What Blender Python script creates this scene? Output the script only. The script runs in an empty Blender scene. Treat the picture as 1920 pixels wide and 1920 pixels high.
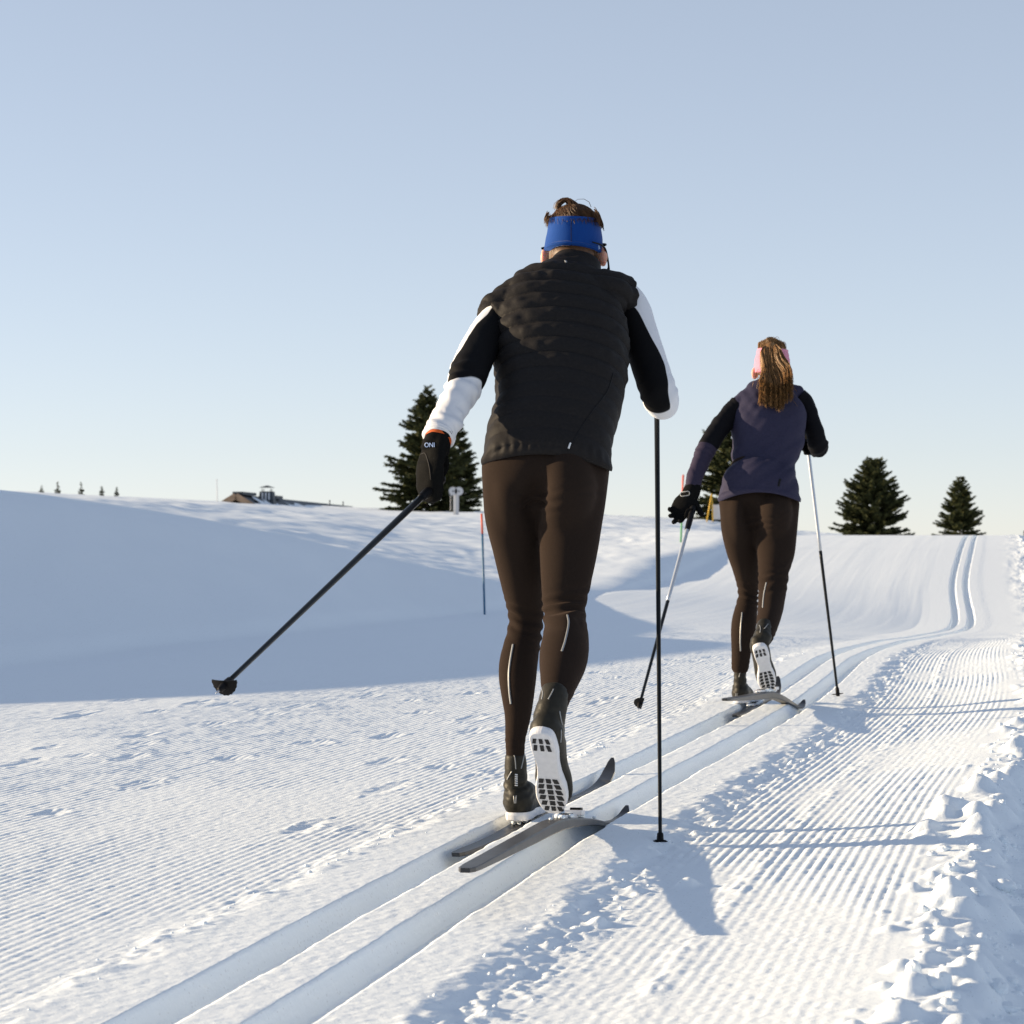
import bpy, math, random
import numpy as np
from mathutils import Vector, Matrix

random.seed(7)
rng = np.random.default_rng(11)
SC = bpy.context.scene
COL = SC.collection

# ------------------------------------------------------------------ camera
EYE = 0.80                      # camera height above the trail
FPX = 4760.0                    # focal length in photo pixels (photo is 1920 wide)
cam_d = bpy.data.cameras.new('camera')
cam = bpy.data.objects.new('camera', cam_d)
COL.objects.link(cam)
cam.location = (0, 0, EYE)
cam.rotation_euler = (math.pi / 2, 0, 0)
cam_d.sensor_width = 36.0
cam_d.lens = 36.0 * FPX / 1920.0
cam_d.shift_y = 40.0 / 1920.0
cam_d.clip_start = 0.1
cam_d.clip_end = 4000
cam_d.dof.use_dof = True
cam_d.dof.focus_distance = 7.3
cam_d.dof.aperture_fstop = 13.0
SC.camera = cam

# ------------------------------------------------------------------ light
SUN_EL = math.radians(13.0)
SUN_AZ = math.radians(-79.0)    # clockwise from +Y (the view axis); negative = left
world = bpy.data.worlds.new('World')
SC.world = world
world.use_nodes = True
wn = world.node_tree
wn.nodes.clear()
w_out = wn.nodes.new('ShaderNodeOutputWorld')
w_bg = wn.nodes.new('ShaderNodeBackground')
w_sky = wn.nodes.new('ShaderNodeTexSky')
w_sky.sky_type = 'NISHITA'
w_sky.sun_disc = False
w_sky.sun_elevation = SUN_EL
w_sky.sun_rotation = SUN_AZ
w_sky.altitude = 2000
w_sky.air_density = 0.8
w_sky.dust_density = 0.1
w_sky.ozone_density = 1.8
w_bg.inputs['Strength'].default_value = 0.145
w_gam = wn.nodes.new('ShaderNodeGamma')      # the soft tonal range of the winter sky
w_gam.inputs['Gamma'].default_value = 0.55
wn.links.new(w_sky.outputs[0], w_gam.inputs['Color'])
w_hsv = wn.nodes.new('ShaderNodeHueSaturation')
w_hsv.inputs['Saturation'].default_value = 0.76
w_tint = wn.nodes.new('ShaderNodeMix'); w_tint.data_type = 'RGBA'; w_tint.blend_type = 'MULTIPLY'
w_tint.inputs['Factor'].default_value = 1.0
w_tint.inputs[7].default_value = (0.975, 0.955, 0.985, 1)
wn.links.new(w_gam.outputs[0], w_hsv.inputs['Color'])
wn.links.new(w_hsv.outputs[0], w_tint.inputs[6])
wn.links.new(w_tint.outputs[2], w_bg.inputs['Color'])
wn.links.new(w_bg.outputs[0], w_out.inputs['Surface'])

sun_d = bpy.data.lights.new('sun', 'SUN')
sun = bpy.data.objects.new('sun', sun_d)
COL.objects.link(sun)
sun_d.energy = 3.9
sun_d.angle = math.radians(0.5)
sun_d.color = (1.0, 0.785, 0.515)
TO_SUN = Vector((math.sin(SUN_AZ) * math.cos(SUN_EL), math.cos(SUN_AZ) * math.cos(SUN_EL), math.sin(SUN_EL)))
sun.rotation_euler = TO_SUN.to_track_quat('Z', 'Y').to_euler()

SC.view_settings.view_transform = 'Standard'
SC.view_settings.look = 'None'
SC.view_settings.exposure = 1.25
SC.view_settings.gamma = 1.0
SC.view_settings.use_curve_mapping = False
SC.render.engine = 'CYCLES'
SC.cycles.max_bounces = 6
SC.cycles.diffuse_bounces = 3
SC.cycles.use_denoising = True

# ------------------------------------------------------------------ helpers
def P(px, py, Y):
    """point at depth Y seen at photo pixel (px, py): used only to measure the place"""
    return np.array([(px - 960.0) * Y / FPX, Y, EYE + (1000.0 - py) * Y / FPX])

def hash01(ix, iy, seed):
    ix = ix.astype(np.int64).astype(np.uint32)
    iy = iy.astype(np.int64).astype(np.uint32)
    h = ix * np.uint32(374761393) + iy * np.uint32(668265263) + np.uint32((seed * 2246822519 + 12345) & 0xFFFFFFFF)
    h = (h ^ (h >> np.uint32(13))) * np.uint32(1274126177)
    h = (h ^ (h >> np.uint32(15))) * np.uint32(2246822519)
    h = h ^ (h >> np.uint32(16))
    return h.astype(np.float64) / 4294967295.0

def vn(x, y, seed=0):
    x = np.asarray(x, float); y = np.asarray(y, float)
    ix = np.floor(x); iy = np.floor(y)
    fx = x - ix; fy = y - iy
    ux = fx * fx * fx * (fx * (fx * 6 - 15) + 10)
    uy = fy * fy * fy * (fy * (fy * 6 - 15) + 10)
    a = hash01(ix, iy, seed); b = hash01(ix + 1, iy, seed)
    c = hash01(ix, iy + 1, seed); d = hash01(ix + 1, iy + 1, seed)
    return (a + (b - a) * ux + (c - a) * uy + (a - b - c + d) * ux * uy) * 2 - 1

def fbm(x, y, octv=4, seed=0, gain=0.5):
    t = 0; amp = 1.0; tot = 0
    x = np.asarray(x, float); y = np.asarray(y, float)
    for o in range(octv):
        f = 2.03 ** o
        ca, sa = math.cos(o * 0.7), math.sin(o * 0.7)
        t = t + amp * vn((x * ca - y * sa) * f + 17.3 * o, (x * sa + y * ca) * f - 9.1 * o, seed + o * 7)
        tot += amp; amp *= gain
    return t / tot

def vn3(x, y, z, seed=0):
    iz = np.floor(z); fz = z - iz
    u = fz * fz * (3 - 2 * fz)
    a = vn(x + iz * 31.7, y - iz * 17.1, seed)
    b = vn(x + (iz + 1) * 31.7, y - (iz + 1) * 17.1, seed)
    return a + (b - a) * u

def sst(a, b, x):
    t = np.clip((x - a) / (b - a), 0, 1)
    return t * t * (3 - 2 * t)

def mono(xs, ys):
    """smooth monotone cubic through (xs, ys), flat/linear outside"""
    xs = np.array(xs, float); ys = np.array(ys, float)
    d = np.diff(ys) / np.diff(xs)
    m = np.zeros(len(xs)); m[0] = d[0]; m[-1] = d[-1]
    for i in range(1, len(xs) - 1):
        m[i] = 0 if d[i - 1] * d[i] <= 0 else 2 * d[i - 1] * d[i] / (d[i - 1] + d[i])
    def f(x):
        x = np.asarray(x, float)
        i = np.clip(np.searchsorted(xs, x) - 1, 0, len(xs) - 2)
        h = xs[i + 1] - xs[i]
        t = (x - xs[i]) / h
        tc = np.clip(t, 0, 1)
        h00 = 2 * tc**3 - 3 * tc**2 + 1; h10 = tc**3 - 2 * tc**2 + tc
        h01 = -2 * tc**3 + 3 * tc**2; h11 = tc**3 - tc**2
        v = h00 * ys[i] + h10 * h * m[i] + h01 * ys[i + 1] + h11 * h * m[i + 1]
        v = np.where(t > 1, ys[-1] + m[-1] * (x - xs[-1]), v)
        return np.where(t < 0, ys[0] + m[0] * (x - xs[0]), v)
    return f

def mesh_np(name, V, F, smooth=True, attrs=None):
    """mesh from arrays; F is an int array (n,3|4) or a list of polygons"""
    me = bpy.data.meshes.new(name)
    V = np.asarray(V, np.float32)
    if isinstance(F, np.ndarray):
        n, k = F.shape
        me.vertices.add(len(V)); me.vertices.foreach_set('co', V.ravel())
        me.loops.add(n * k); me.loops.foreach_set('vertex_index', F.astype(np.int32).ravel())
        me.polygons.add(n)
        me.polygons.foreach_set('loop_start', np.arange(0, n * k, k, dtype=np.int32))
        me.update(calc_edges=True); me.validate()
    else:
        me.from_pydata([tuple(v) for v in V], [], [tuple(int(i) for i in f) for f in F])
        me.update()
    me.polygons.foreach_set('use_smooth', np.full(len(me.polygons), smooth, dtype=bool))
    if attrs:
        for k2, a in attrs.items():
            at = me.attributes.new(k2, 'FLOAT', 'POINT')
            at.data.foreach_set('value', np.asarray(a, np.float32))
    return me

def add(name, me, mat=None, parent=None, loc=None):
    o = bpy.data.objects.new(name, me)
    COL.objects.link(o)
    if mat is not None and me is not None:
        me.materials.clear(); me.materials.append(mat)
    if parent is not None:
        o.parent = parent
    if loc is not None:
        o.location = loc
    return o

def tag(o, label=None, cat=None, group=None, kind=None):
    if label: o['label'] = label
    if cat: o['category'] = cat
    if group: o['group'] = group
    if kind: o['kind'] = kind
    return o

def thing(name, loc, label, cat, group=None):
    o = bpy.data.objects.new(name, None)
    o.empty_display_size = 0.1
    COL.objects.link(o)
    o.location = loc
    return tag(o, label, cat, group)

class Part:
    """collects pieces of geometry that become one mesh"""
    def __init__(self): self.V = []; self.F = []; self.n = 0
    def put(self, V, F):
        V = np.asarray(V, float)
        self.V.append(V)
        self.F.extend([[i + self.n for i in f] for f in (F.tolist() if isinstance(F, np.ndarray) else F)])
        self.n += len(V)
        return self
    def box(self, c, size, R=None):
        h = np.array(size) / 2.0
        v = np.array([[x, y, z] for x in (-1, 1) for y in (-1, 1) for z in (-1, 1)], float) * h
        if R is not None: v = v @ np.asarray(R, float).T
        f = [[0, 1, 3, 2], [4, 6, 7, 5], [0, 4, 5, 1], [2, 3, 7, 6], [0, 2, 6, 4], [1, 5, 7, 3]]
        return self.put(v + np.array(c), f)
    def tube(self, a, b, r0, r1=None, n=10, cap=True):
        r1 = r0 if r1 is None else r1
        V, F = loft([(a, r0), (b, r1)], m=n, per=1, cap='flat' if cap else None)
        return self.put(V, F)
    def arr(self):
        return np.concatenate(self.V), self.F
    def build(self, name, mat, parent=None, origin=(0, 0, 0), smooth=False, attrs=None):
        V, F = self.arr()
        return add(name, mesh_np(name, V - np.array(origin), F, smooth, attrs), mat, parent)

def norm(v):
    v = np.asarray(v, float)
    return v / (np.linalg.norm(v, axis=-1, keepdims=True) + 1e-12)

def crom(C, n_per):
    """Catmull-Rom through the rows of C, n_per samples per span"""
    C = np.asarray(C, float)
    if len(C) == 2 or n_per == 1:
        out = []
        for i in range(len(C) - 1):
            for k in range(n_per):
                out.append(C[i] + (C[i + 1] - C[i]) * k / n_per)
        out.append(C[-1]); return np.array(out)
    E = np.vstack([2 * C[0] - C[1], C, 2 * C[-1] - C[-2]])
    out = []
    for i in range(1, len(E) - 2):
        p0, p1, p2, p3 = E[i - 1], E[i], E[i + 1], E[i + 2]
        for k in range(n_per):
            t = k / n_per
            out.append(0.5 * (2 * p1 + (p2 - p0) * t + (2 * p0 - 5 * p1 + 4 * p2 - p3) * t * t + (3 * p1 - p0 - 3 * p2 + p3) * t ** 3))
    out.append(E[-2])
    return np.array(out)

def loft(ctrl, m=24, per=6, ref=(1, 0, 0), cap='round', disp=None, power=2.0, params=False):
    """tube through ctrl = [(point, ra[, rb])]; ra lies along ref, rb across it.
       disp(t, theta, P) -> offset along the outward direction"""
    rows = []
    for c in ctrl:
        p = np.asarray(c[0], float); ra = c[1]; rb = c[2] if len(c) > 2 else c[1]
        rows.append([p[0], p[1], p[2], ra, rb])
    D = crom(rows, per)
    C = D[:, :3]; ra = np.maximum(D[:, 3], 1e-4); rb = np.maximum(D[:, 4], 1e-4)
    T = norm(np.gradient(C, axis=0)) if len(C) > 2 else np.repeat(norm(C[1:2] - C[0:1]), 2, 0)
    ref = np.asarray(ref, float)
    ref = np.repeat(ref[None], len(C), 0) if ref.ndim == 1 else crom(ref, per)
    bad = np.abs(np.sum(norm(ref) * T, 1)) > 0.97
    ref[bad] = np.array([0.0, 1.0, 0.1])
    A = norm(ref - np.sum(ref * T, 1, keepdims=True) * T)
    B = np.cross(T, A)
    tt = np.linspace(0, 1, len(C))
    if cap == 'round':
        k0 = [(0.0, 0.05), (0.3, 0.55), (0.65, 0.85)]
        r0 = 0.5 * min(ra[0], rb[0]); r1 = 0.5 * min(ra[-1], rb[-1])
        pre = [(C[0] - T[0] * r0 * (1 - a), s) for a, s in k0]
        post = [(C[-1] + T[-1] * r1 * (1 - a), s) for a, s in reversed(k0)]
        C = np.vstack([[p for p, _ in pre], C, [p for p, _ in post]])
        ra = np.concatenate([[s * ra[0] for _, s in pre], ra, [s * ra[-1] for _, s in post]])
        rb = np.concatenate([[s * rb[0] for _, s in pre], rb, [s * rb[-1] for _, s in post]])
        A = np.vstack([A[:1].repeat(3, 0), A, A[-1:].repeat(3, 0)])
        B = np.vstack([B[:1].repeat(3, 0), B, B[-1:].repeat(3, 0)])
        tt = np.concatenate([[0] * 3, tt, [1] * 3])
    th = np.linspace(0, 2 * np.pi, m, endpoint=False)
    ct, st = np.cos(th), np.sin(th)
    if power != 2.0:
        q = (np.abs(ct) ** power + np.abs(st) ** power) ** (-1.0 / power)
        ct, st = ct * q, st * q
    N = len(C)
    off = A[:, None, :] * (ra[:, None] * ct[None])[:, :, None] + B[:, None, :] * (rb[:, None] * st[None])[:, :, None]
    V = C[:, None, :] + off
    TH = np.repeat(th[None], N, 0); TT = np.repeat(tt[:, None], m, 1)
    if disp is not None:
        V = V + norm(off) * disp(TT, TH, V)[:, :, None]
    V = V.reshape(-1, 3)
    i = np.arange(N - 1)[:, None] * m; j = np.arange(m)[None]
    jn = (j + 1) % m
    F = np.stack([i + j, i + jn, i + m + jn, i + m + j], -1).reshape(-1, 4).tolist()
    if cap:
        F.append(list(range(m - 1, -1, -1)))
        F.append(list(range((N - 1) * m, N * m)))
    if params:
        return V, F, TT.ravel(), TH.ravel()
    return V, F

def ball(c, r, R=None, n=16, k=10):
    """ellipsoid"""
    r = np.array([r, r, r], float) if np.isscalar(r) else np.array(r, float)
    V = [[0, 0, 1]]; F = []
    for i in range(1, k):
        a = math.pi * i / k
        for j in range(n):
            b = 2 * math.pi * j / n
            V.append([math.sin(a) * math.cos(b), math.sin(a) * math.sin(b), math.cos(a)])
    V.append([0, 0, -1])
    for j in range(n): F.append([0, 1 + j, 1 + (j + 1) % n])
    for i in range(k - 2):
        for j in range(n):
            a = 1 + i * n; b = a + n
            F.append([a + j, b + j, b + (j + 1) % n, a + (j + 1) % n])
    L = len(V) - 1; a = 1 + (k - 2) * n
    for j in range(n): F.append([L, a + (j + 1) % n, a + j])
    V = np.array(V) * r
    if R is not None: V = V @ np.asarray(R, float).T
    return V + np.array(c, float), F

def fuse(part, voxel=0.008, smooth=6, sub=0):
    """union of overlapping closed pieces as one continuous surface"""
    V, F = part.arr()
    me = mesh_np('tmp', V, F)
    o = bpy.data.objects.new('tmp', me); COL.objects.link(o)
    md = o.modifiers.new('r', 'REMESH'); md.mode = 'VOXEL'; md.voxel_size = voxel; md.use_smooth_shade = True
    if smooth:
        ms = o.modifiers.new('s', 'SMOOTH'); ms.factor = 0.5; ms.iterations = smooth
    dg = bpy.context.evaluated_depsgraph_get(); dg.update()
    ev = o.evaluated_get(dg).to_mesh()
    n = len(ev.vertices)
    co = np.empty(n * 3, np.float32); ev.vertices.foreach_get('co', co)
    no = np.empty(n * 3, np.float32); ev.vertices.foreach_get('normal', no)
    F2 = [list(p.vertices) for p in ev.polygons]
    quads = all(len(f) == 4 for f in F2)
    o.evaluated_get(dg).to_mesh_clear()
    bpy.data.objects.remove(o); bpy.data.meshes.remove(me)
    return co.reshape(-1, 3).astype(float), (np.array(F2) if quads else F2), no.reshape(-1, 3).astype(float)

# ------------------------------------------------------------------ materials
def mat_new(name):
    m = bpy.data.materials.new(name); m.use_nodes = True
    nt = m.node_tree
    b = nt.nodes['Principled BSDF']
    return m, nt, b

def mat(name, col, rough=0.6, spec=0.4, metal=0.0, noise=0.0, nscale=40.0, bump=0.0, bscale=200.0, sheen=0.0, coat=0.0):
    m, nt, b = mat_new(name)
    b.inputs['Base Color'].default_value = (*col, 1)
    b.inputs['Roughness'].default_value = rough
    b.inputs['Specular IOR Level'].default_value = spec
    b.inputs['Metallic'].default_value = metal
    if sheen: b.inputs['Sheen Weight'].default_value = sheen; b.inputs['Sheen Roughness'].default_value = 0.4
    if coat: b.inputs['Coat Weight'].default_value = coat; b.inputs['Coat Roughness'].default_value = 0.15
    tc = nt.nodes.new('ShaderNodeTexCoord')
    if noise:
        n = nt.nodes.new('ShaderNodeTexNoise'); n.inputs['Scale'].default_value = nscale; n.inputs['Detail'].default_value = 5
        nt.links.new(tc.outputs['Object'], n.inputs['Vector'])
        r = nt.nodes.new('ShaderNodeValToRGB')
        r.color_ramp.elements[0].position = 0.3; r.color_ramp.elements[1].position = 0.7
        r.color_ramp.elements[0].color = (*[max(0, c * (1 - noise)) for c in col], 1)
        r.color_ramp.elements[1].color = (*[min(1, c * (1 + noise)) for c in col], 1)
        nt.links.new(n.outputs['Fac'], r.inputs['Fac'])
        nt.links.new(r.outputs['Color'], b.inputs['Base Color'])
    if bump:
        n2 = nt.nodes.new('ShaderNodeTexNoise'); n2.inputs['Scale'].default_value = bscale; n2.inputs['Detail'].default_value = 4
        nt.links.new(tc.outputs['Object'], n2.inputs['Vector'])
        bp = nt.nodes.new('ShaderNodeBump'); bp.inputs['Strength'].default_value = bump; bp.inputs['Distance'].default_value = 0.004
        nt.links.new(n2.outputs['Fac'], bp.inputs['Height'])
        nt.links.new(bp.outputs['Normal'], b.inputs['Normal'])
    return m

def mat_snow():
    m, nt, b = mat_new('snow')
    L = nt.links.new
    b.inputs['Base Color'].default_value = (0.83, 0.895, 0.945, 1)
    b.inputs['Roughness'].default_value = 0.6
    b.inputs['Specular IOR Level'].default_value = 0.3
    g = nt.nodes.new('ShaderNodeNewGeometry')
    n1 = nt.nodes.new('ShaderNodeTexNoise'); n1.inputs['Scale'].default_value = 90; n1.inputs['Detail'].default_value = 5; n1.inputs['Roughness'].default_value = 0.65
    L(g.outputs['Position'], n1.inputs['Vector'])
    bp = nt.nodes.new('ShaderNodeBump'); bp.inputs['Strength'].default_value = 0.35; bp.inputs['Distance'].default_value = 0.004
    L(n1.outputs['Fac'], bp.inputs['Height'])
    # ice crystals: small facets that tilt at random and glint
    vo = nt.nodes.new('ShaderNodeTexVoronoi'); vo.inputs['Scale'].default_value = 260
    L(g.outputs['Position'], vo.inputs['Vector'])
    sep = nt.nodes.new('ShaderNodeSeparateColor'); L(vo.outputs['Color'], sep.inputs['Color'])
    gt = nt.nodes.new('ShaderNodeMath'); gt.operation = 'GREATER_THAN'; gt.inputs[1].default_value = 0.985
    L(sep.outputs['Red'], gt.inputs[0])
    sub = nt.nodes.new('ShaderNodeVectorMath'); sub.operation = 'SUBTRACT'; sub.inputs[1].default_value = (0.5, 0.5, 0.5)
    L(vo.outputs['Color'], sub.inputs[0])
    sc = nt.nodes.new('ShaderNodeVectorMath'); sc.operation = 'SCALE'; sc.inputs['Scale'].default_value = 0.7
    L(sub.outputs[0], sc.inputs[0])
    ad = nt.nodes.new('ShaderNodeVectorMath'); ad.operation = 'ADD'
    L(sc.outputs[0], ad.inputs[0]); L(g.outputs['Normal'], ad.inputs[1])
    nm = nt.nodes.new('ShaderNodeVectorMath'); nm.operation = 'NORMALIZE'; L(ad.outputs[0], nm.inputs[0])
    gl = nt.nodes.new('ShaderNodeBsdfGlossy'); gl.inputs['Roughness'].default_value = 0.22; gl.inputs['Color'].default_value = (0.9, 0.9, 0.9, 1)
    L(nm.outputs[0], gl.inputs['Normal'])
    mx = nt.nodes.new('ShaderNodeMixShader')
    mu = nt.nodes.new('ShaderNodeMath'); mu.operation = 'MULTIPLY'; mu.inputs[1].default_value = 0.22
    L(gt.outputs[0], mu.inputs[0]); L(mu.outputs[0], mx.inputs['Fac'])
    L(bp.outputs['Normal'], b.inputs['Normal'])
    L(b.outputs[0], mx.inputs[1]); L(gl.outputs[0], mx.inputs[2])
    L(mx.outputs[0], nt.nodes['Material Output'].inputs['Surface'])
    return m
SNOW = mat_snow()
# ------------------------------------------------------------------ the snow: trail, tracks, banks, field
# plan: s = metres across the trail measured from the middle between the two grooves, y = distance
XC = mono([-60, 0, 4.14, 6.92, 11.3, 17.1, 26.6, 34, 44, 52, 76, 400],
          [-13.5, -1.37, -0.50, 0.083, 1.155, 2.26, 4.25, 6.02, 7.75, 9.3, 13.85, 78])
E0 = mono([-80, 0, 7, 11, 16, 22, 28, 33.5, 38.5, 43, 47.5, 52, 59, 69, 85, 130, 420],
          [-0.5, 0, 0, 0.03, 0, -0.14, -0.33, -0.43, -0.33, -0.10, 0.20, 0.47, 0.67, 0.75, 0.70, 0.3, -6])
CS = mono([10, 16, 20, 27.5, 34.5, 40, 47, 60, 90], [0, 0, 0.08, 0.24, 0.40, 0.22, 0.0, 0.0, 0.0])

def tps(pts, vals):
    pts = np.array(pts, float); n = len(pts)
    d = np.linalg.norm(pts[:, None] - pts[None], axis=2)
    K = np.where(d > 0, d * d * np.log(d + 1e-12), 0) + np.eye(n) * 1e-3
    Pm = np.hstack([np.ones((n, 1)), pts])
    A = np.block([[K, Pm], [Pm.T, np.zeros((3, 3))]])
    w = np.linalg.solve(A, np.concatenate([vals, np.zeros(3)]))
    def f(q):
        out = w[n] + q[..., 0] * w[n + 1] + q[..., 1] * w[n + 2]
        for i in range(n):
            r2 = (q[..., 0] - pts[i, 0]) ** 2 + (q[..., 1] - pts[i, 1]) ** 2
            out = out + w[i] * 0.5 * r2 * np.log(r2 + 1e-12)
        return out
    return f

# crest of the field and bank as measured: (photo px, py, distance)
FIELD = [(-500, 860, 15), (-250, 890, 17), (0, 925, 18.5), (180, 938, 20), (400, 972, 22.5), (560, 1004, 25), (700, 1040, 28), (820, 1066, 31),
         (940, 1085, 34.6), (1110, 1072, 41.8), (1200, 1040, 47), (1280, 1017, 53), (1340, 1000, 58.6), (1500, 1003, 70),
         (-500, 895, 60), (0, 922, 60), (400, 945, 60), (700, 975, 60), (1000, 1000, 60), (1200, 1000, 64),
         (-500, 890, 115), (0, 923, 115), (230, 933, 115), (450, 944, 115), (660, 960, 115), (1000, 965, 115), (1230, 971, 115), (1340, 978, 115), (1420, 996, 115), (1500, 1026, 115), (1900, 1040, 115),
         (-500, 900, 180), (0, 933, 180), (450, 952, 180), (1000, 971, 180), (1340, 986, 180), (1900, 1020, 180),
         (-500, 1000, 420), (450, 1040, 420), (1000, 1050, 420), (1900, 1060, 420)]
_fp = [((px - 960) / 600.0, 2.2 * math.log(Y / 20.0)) for px, py, Y in FIELD]
_fz = np.array([EYE + (1000 - py) * Y / FPX for px, py, Y in FIELD])
FIELD_F = tps(_fp, _fz)

def smin(a, b, k):
    h = np.clip(0.5 + 0.5 * (b - a) / k, 0, 1)
    return b + (a - b) * h - k * h * (1 - h)

PITCH = 0.027
def ground(s, y):
    """height of the snow and the amount of fine detail, arrays in, array out"""
    x = s + XC(y)
    base = E0(y) + CS(y) * np.clip(-s - 0.6, 0, 4.2) / 4.2
    base = base + 0.003 * fbm(s * 0.5, y * 0.25, 2, 3)
    near = 1 - sst(22, 36, y)
    z = base.copy()
    # --- corduroy
    wob = 0.006 * fbm(s * 1.3, y * 0.5, 2, 21)
    ph = (s + wob) / PITCH
    tri = np.abs((ph % 1.0) - 0.5) * 2
    ridge = (1 - tri) ** 0.8
    dist = fbm(s * 1.1 + 5, y * 0.55, 3, 31)
    calm = 1 - 0.75 * sst(0.12, 0.42, dist)
    worn = sst(-0.2, 0.35, fbm(s * 2.2, y * 0.35 + 3, 3, 35))
    amp = 0.0062 * calm * np.where(s < 0, 0.55, 0.85) * (0.75 + 0.25 * vn(s * 30, y * 9, 5)) * (1 - 0.2 * worn * (s < 0))
    grain = 0.0010 * fbm(s * 55, y * 38, 3, 41) + 0.0006 * vn(s * 140, y * 120, 44)
    cord = ridge * amp * near + grain * near * (1.2 - 0.3 * calm)
    # ploughed footprints and pole marks in the left corduroy
    pits = np.zeros_like(s)
    r2 = np.random.default_rng(5)
    for k in range(95):
        if k < 70:
            line = r2.choice([-0.75, -1.15, -1.5, -2.1, -2.9]); ps = line + r2.normal(0, 0.12); py = r2.uniform(5, 17)
        else:
            ps = r2.uniform(-3.6, -0.5); py = r2.uniform(4.5, 18)
        rs = r2.uniform(0.025, 0.05); ry = r2.uniform(0.05, 0.16)
        if py + 1 < y.min() or py - 1 > y.max(): continue
        dd = ((s - ps) / rs) ** 2 + ((y - py) / ry) ** 2
        w = np.exp(-np.minimum(dd, 30))
        pits += -r2.uniform(0.003, 0.0095) * w + 0.004 * np.exp(-np.minimum((np.sqrt(dd) - 1.5) ** 2 * 5, 30)) * (0.4 + 0.6 * vn(s * 60, y * 40, 8))
    z += 0.005 * fbm(s * 2.6, y * 0.05, 4, 46) * sst(16, 30, y) * (s < -0.5)
    left_on = sst(-0.335, -0.40, s + 0.03 * fbm(s * 3, y * 2.2, 2, 51))
    right_on = sst(0.37, 0.44, s + 0.03 * fbm(s * 3, y * 2.6, 2, 52)) * (1 - sst(0.97, 1.12, s + 0.06 * fbm(s * 2, y * 1.5, 2, 53)))
    left_far = sst(-4.75, -4.45, s)
    on = np.where(s < 0, left_on * left_far, right_on)
    z += on * (cord + np.where(s < 0, pits, 0))
    # step down from the smooth strip beside the tracks to the corduroy
    eL = sst(-0.32, -0.42, s + 0.05 * fbm(s * 6, y * 5, 3, 61))
    eR = sst(0.30, 0.42, s + 0.045 * fbm(s * 7, y * 5, 3, 62))
    z -= np.where(s < 0, 0.008 * eL, 0) * (1 - sst(16, 30, y))
    valley = 0.020 * eR * (1 - 0.55 * sst(0.42, 0.95, s))
    z -= np.where(s > 0, valley * (1 - 0.85 * sst(14, 32, y)), 0)
    # seam between two passes of the groomer
    sm = s - 0.665 + 0.03 * fbm(y * 1.3, y * 0 + 2, 2, 63)
    z += np.where(s > 0, 0.003 * (1 - sst(16, 28, y)) * sst(-0.03, 0.02, sm) * (1 - sst(0.0, 0.35, sm)), 0)
    # crumbs thrown up along those edges
    crL = np.exp(-((s + 0.375) / 0.05) ** 2); crR = np.exp(-((s - 0.40) / 0.075) ** 2)
    crS = 0.6 * np.exp(-((s - 0.67) / 0.03) ** 2)
    cl = fbm(s * 26, y * 20, 3, 71)
    z += (0.005 * crL + 0.010 * crR + 0.006 * crS) * np.clip(cl + 0.1, 0, 1) * 1.6 * (1 - sst(14, 30, y))
    z += 0.0012 * fbm(s * 60, y * 45, 2, 72) * (np.abs(s) < 0.4)
    # --- the pair of grooves
    wv = 0.004 * fbm(y * 2.1, y * 0 + 4, 3, 81)
    for cx in (-0.1125, 0.1125):
        q = np.abs(s - cx + wv)
        g = 1 - sst(0.036, 0.057 + 0.003 * vn(y * 9, y * 0 + cx, 82), q)
        z -= 0.056 * g
    # --- bank on the right
    cr = 1.22 + 0.05 * fbm(y * 0.8, y * 0, 3, 91)
    up = sst(0.70, 1.20, s)
    hb = 0.036 + 0.012 * fbm(y * 0.9, y * 0 + 8, 3, 92)
    hb = hb * (1 - .85 * sst(18, 32, y))
    lump = fbm(s * 9, y * 7, 4, 93, 0.55)
    lump2 = np.clip(fbm(s * 22, y * 17, 3, 94), 0, 1)
    rough_m = sst(1.08, 1.24, s) * (1 - 0.85 * sst(1.30, 1.52, s))
    z += np.where(s > 0.5, up * hb + rough_m * (0.017 * lump + 0.007 * lump2) + sst(.72, 1.35, s) * sst(18, 32, y) * 0.06 * fbm(s * 4.0, y * 1.3, 4, 98), 0)
    z -= 0.30 * np.clip(s - cr, 0, 1.3) * (1 - .7 * sst(24, 40, y)) + 0.030 * sst(cr - .02, cr + .10, s) + 0.012 * sst(cr + .1, cr + .5, s) * fbm(s * 1.2, y * 0.8, 3, 95)
    side = np.clip(s - 1.9, 0, 60)
    z += np.where(s > 1.5, 0.10 * sst(1.6, 3.5, s) * fbm(s * 0.8, y * 0.5, 3, 96) + side * 0.012, 0)
    # --- field and bank on the left
    a = x / np.maximum(y, 2.0)
    q = np.stack([np.clip(a * FPX / 600.0, -6, 3), 2.2 * np.log(np.clip(y, 9, 420) / 20.0)], -1)
    fld = FIELD_F(q)
    offl = sst(0.215, 0.30, -a)
    fld = fld * (1 - offl) + np.minimum(fld, 1.6) * offl
    rgh = sst(26, 34, y) * 0.6 + 0.4 * sst(-8.0, -10.5, s)
    rmask = np.clip(rgh, 0, 1) * sst(-5.2, -6.8, s)
    fld = fld + rmask * (0.085 * fbm(x * 0.55, y * 0.30, 4, 101, 0.55) - 0.05 * np.abs(fbm(x * 1.7, y * 0.8, 3, 102)) )
    foot = -4.8 + 0.15 * fbm(y * 0.35, y * 0, 2, 103)
    bank = base + 0.44 * (foot - s) + 0.022 * fbm(s * 1.5, y * 0.9, 3, 104) + 0.030 * fbm(s * 0.9 + y * 0.35, y * 0.18, 4, 105)
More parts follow.
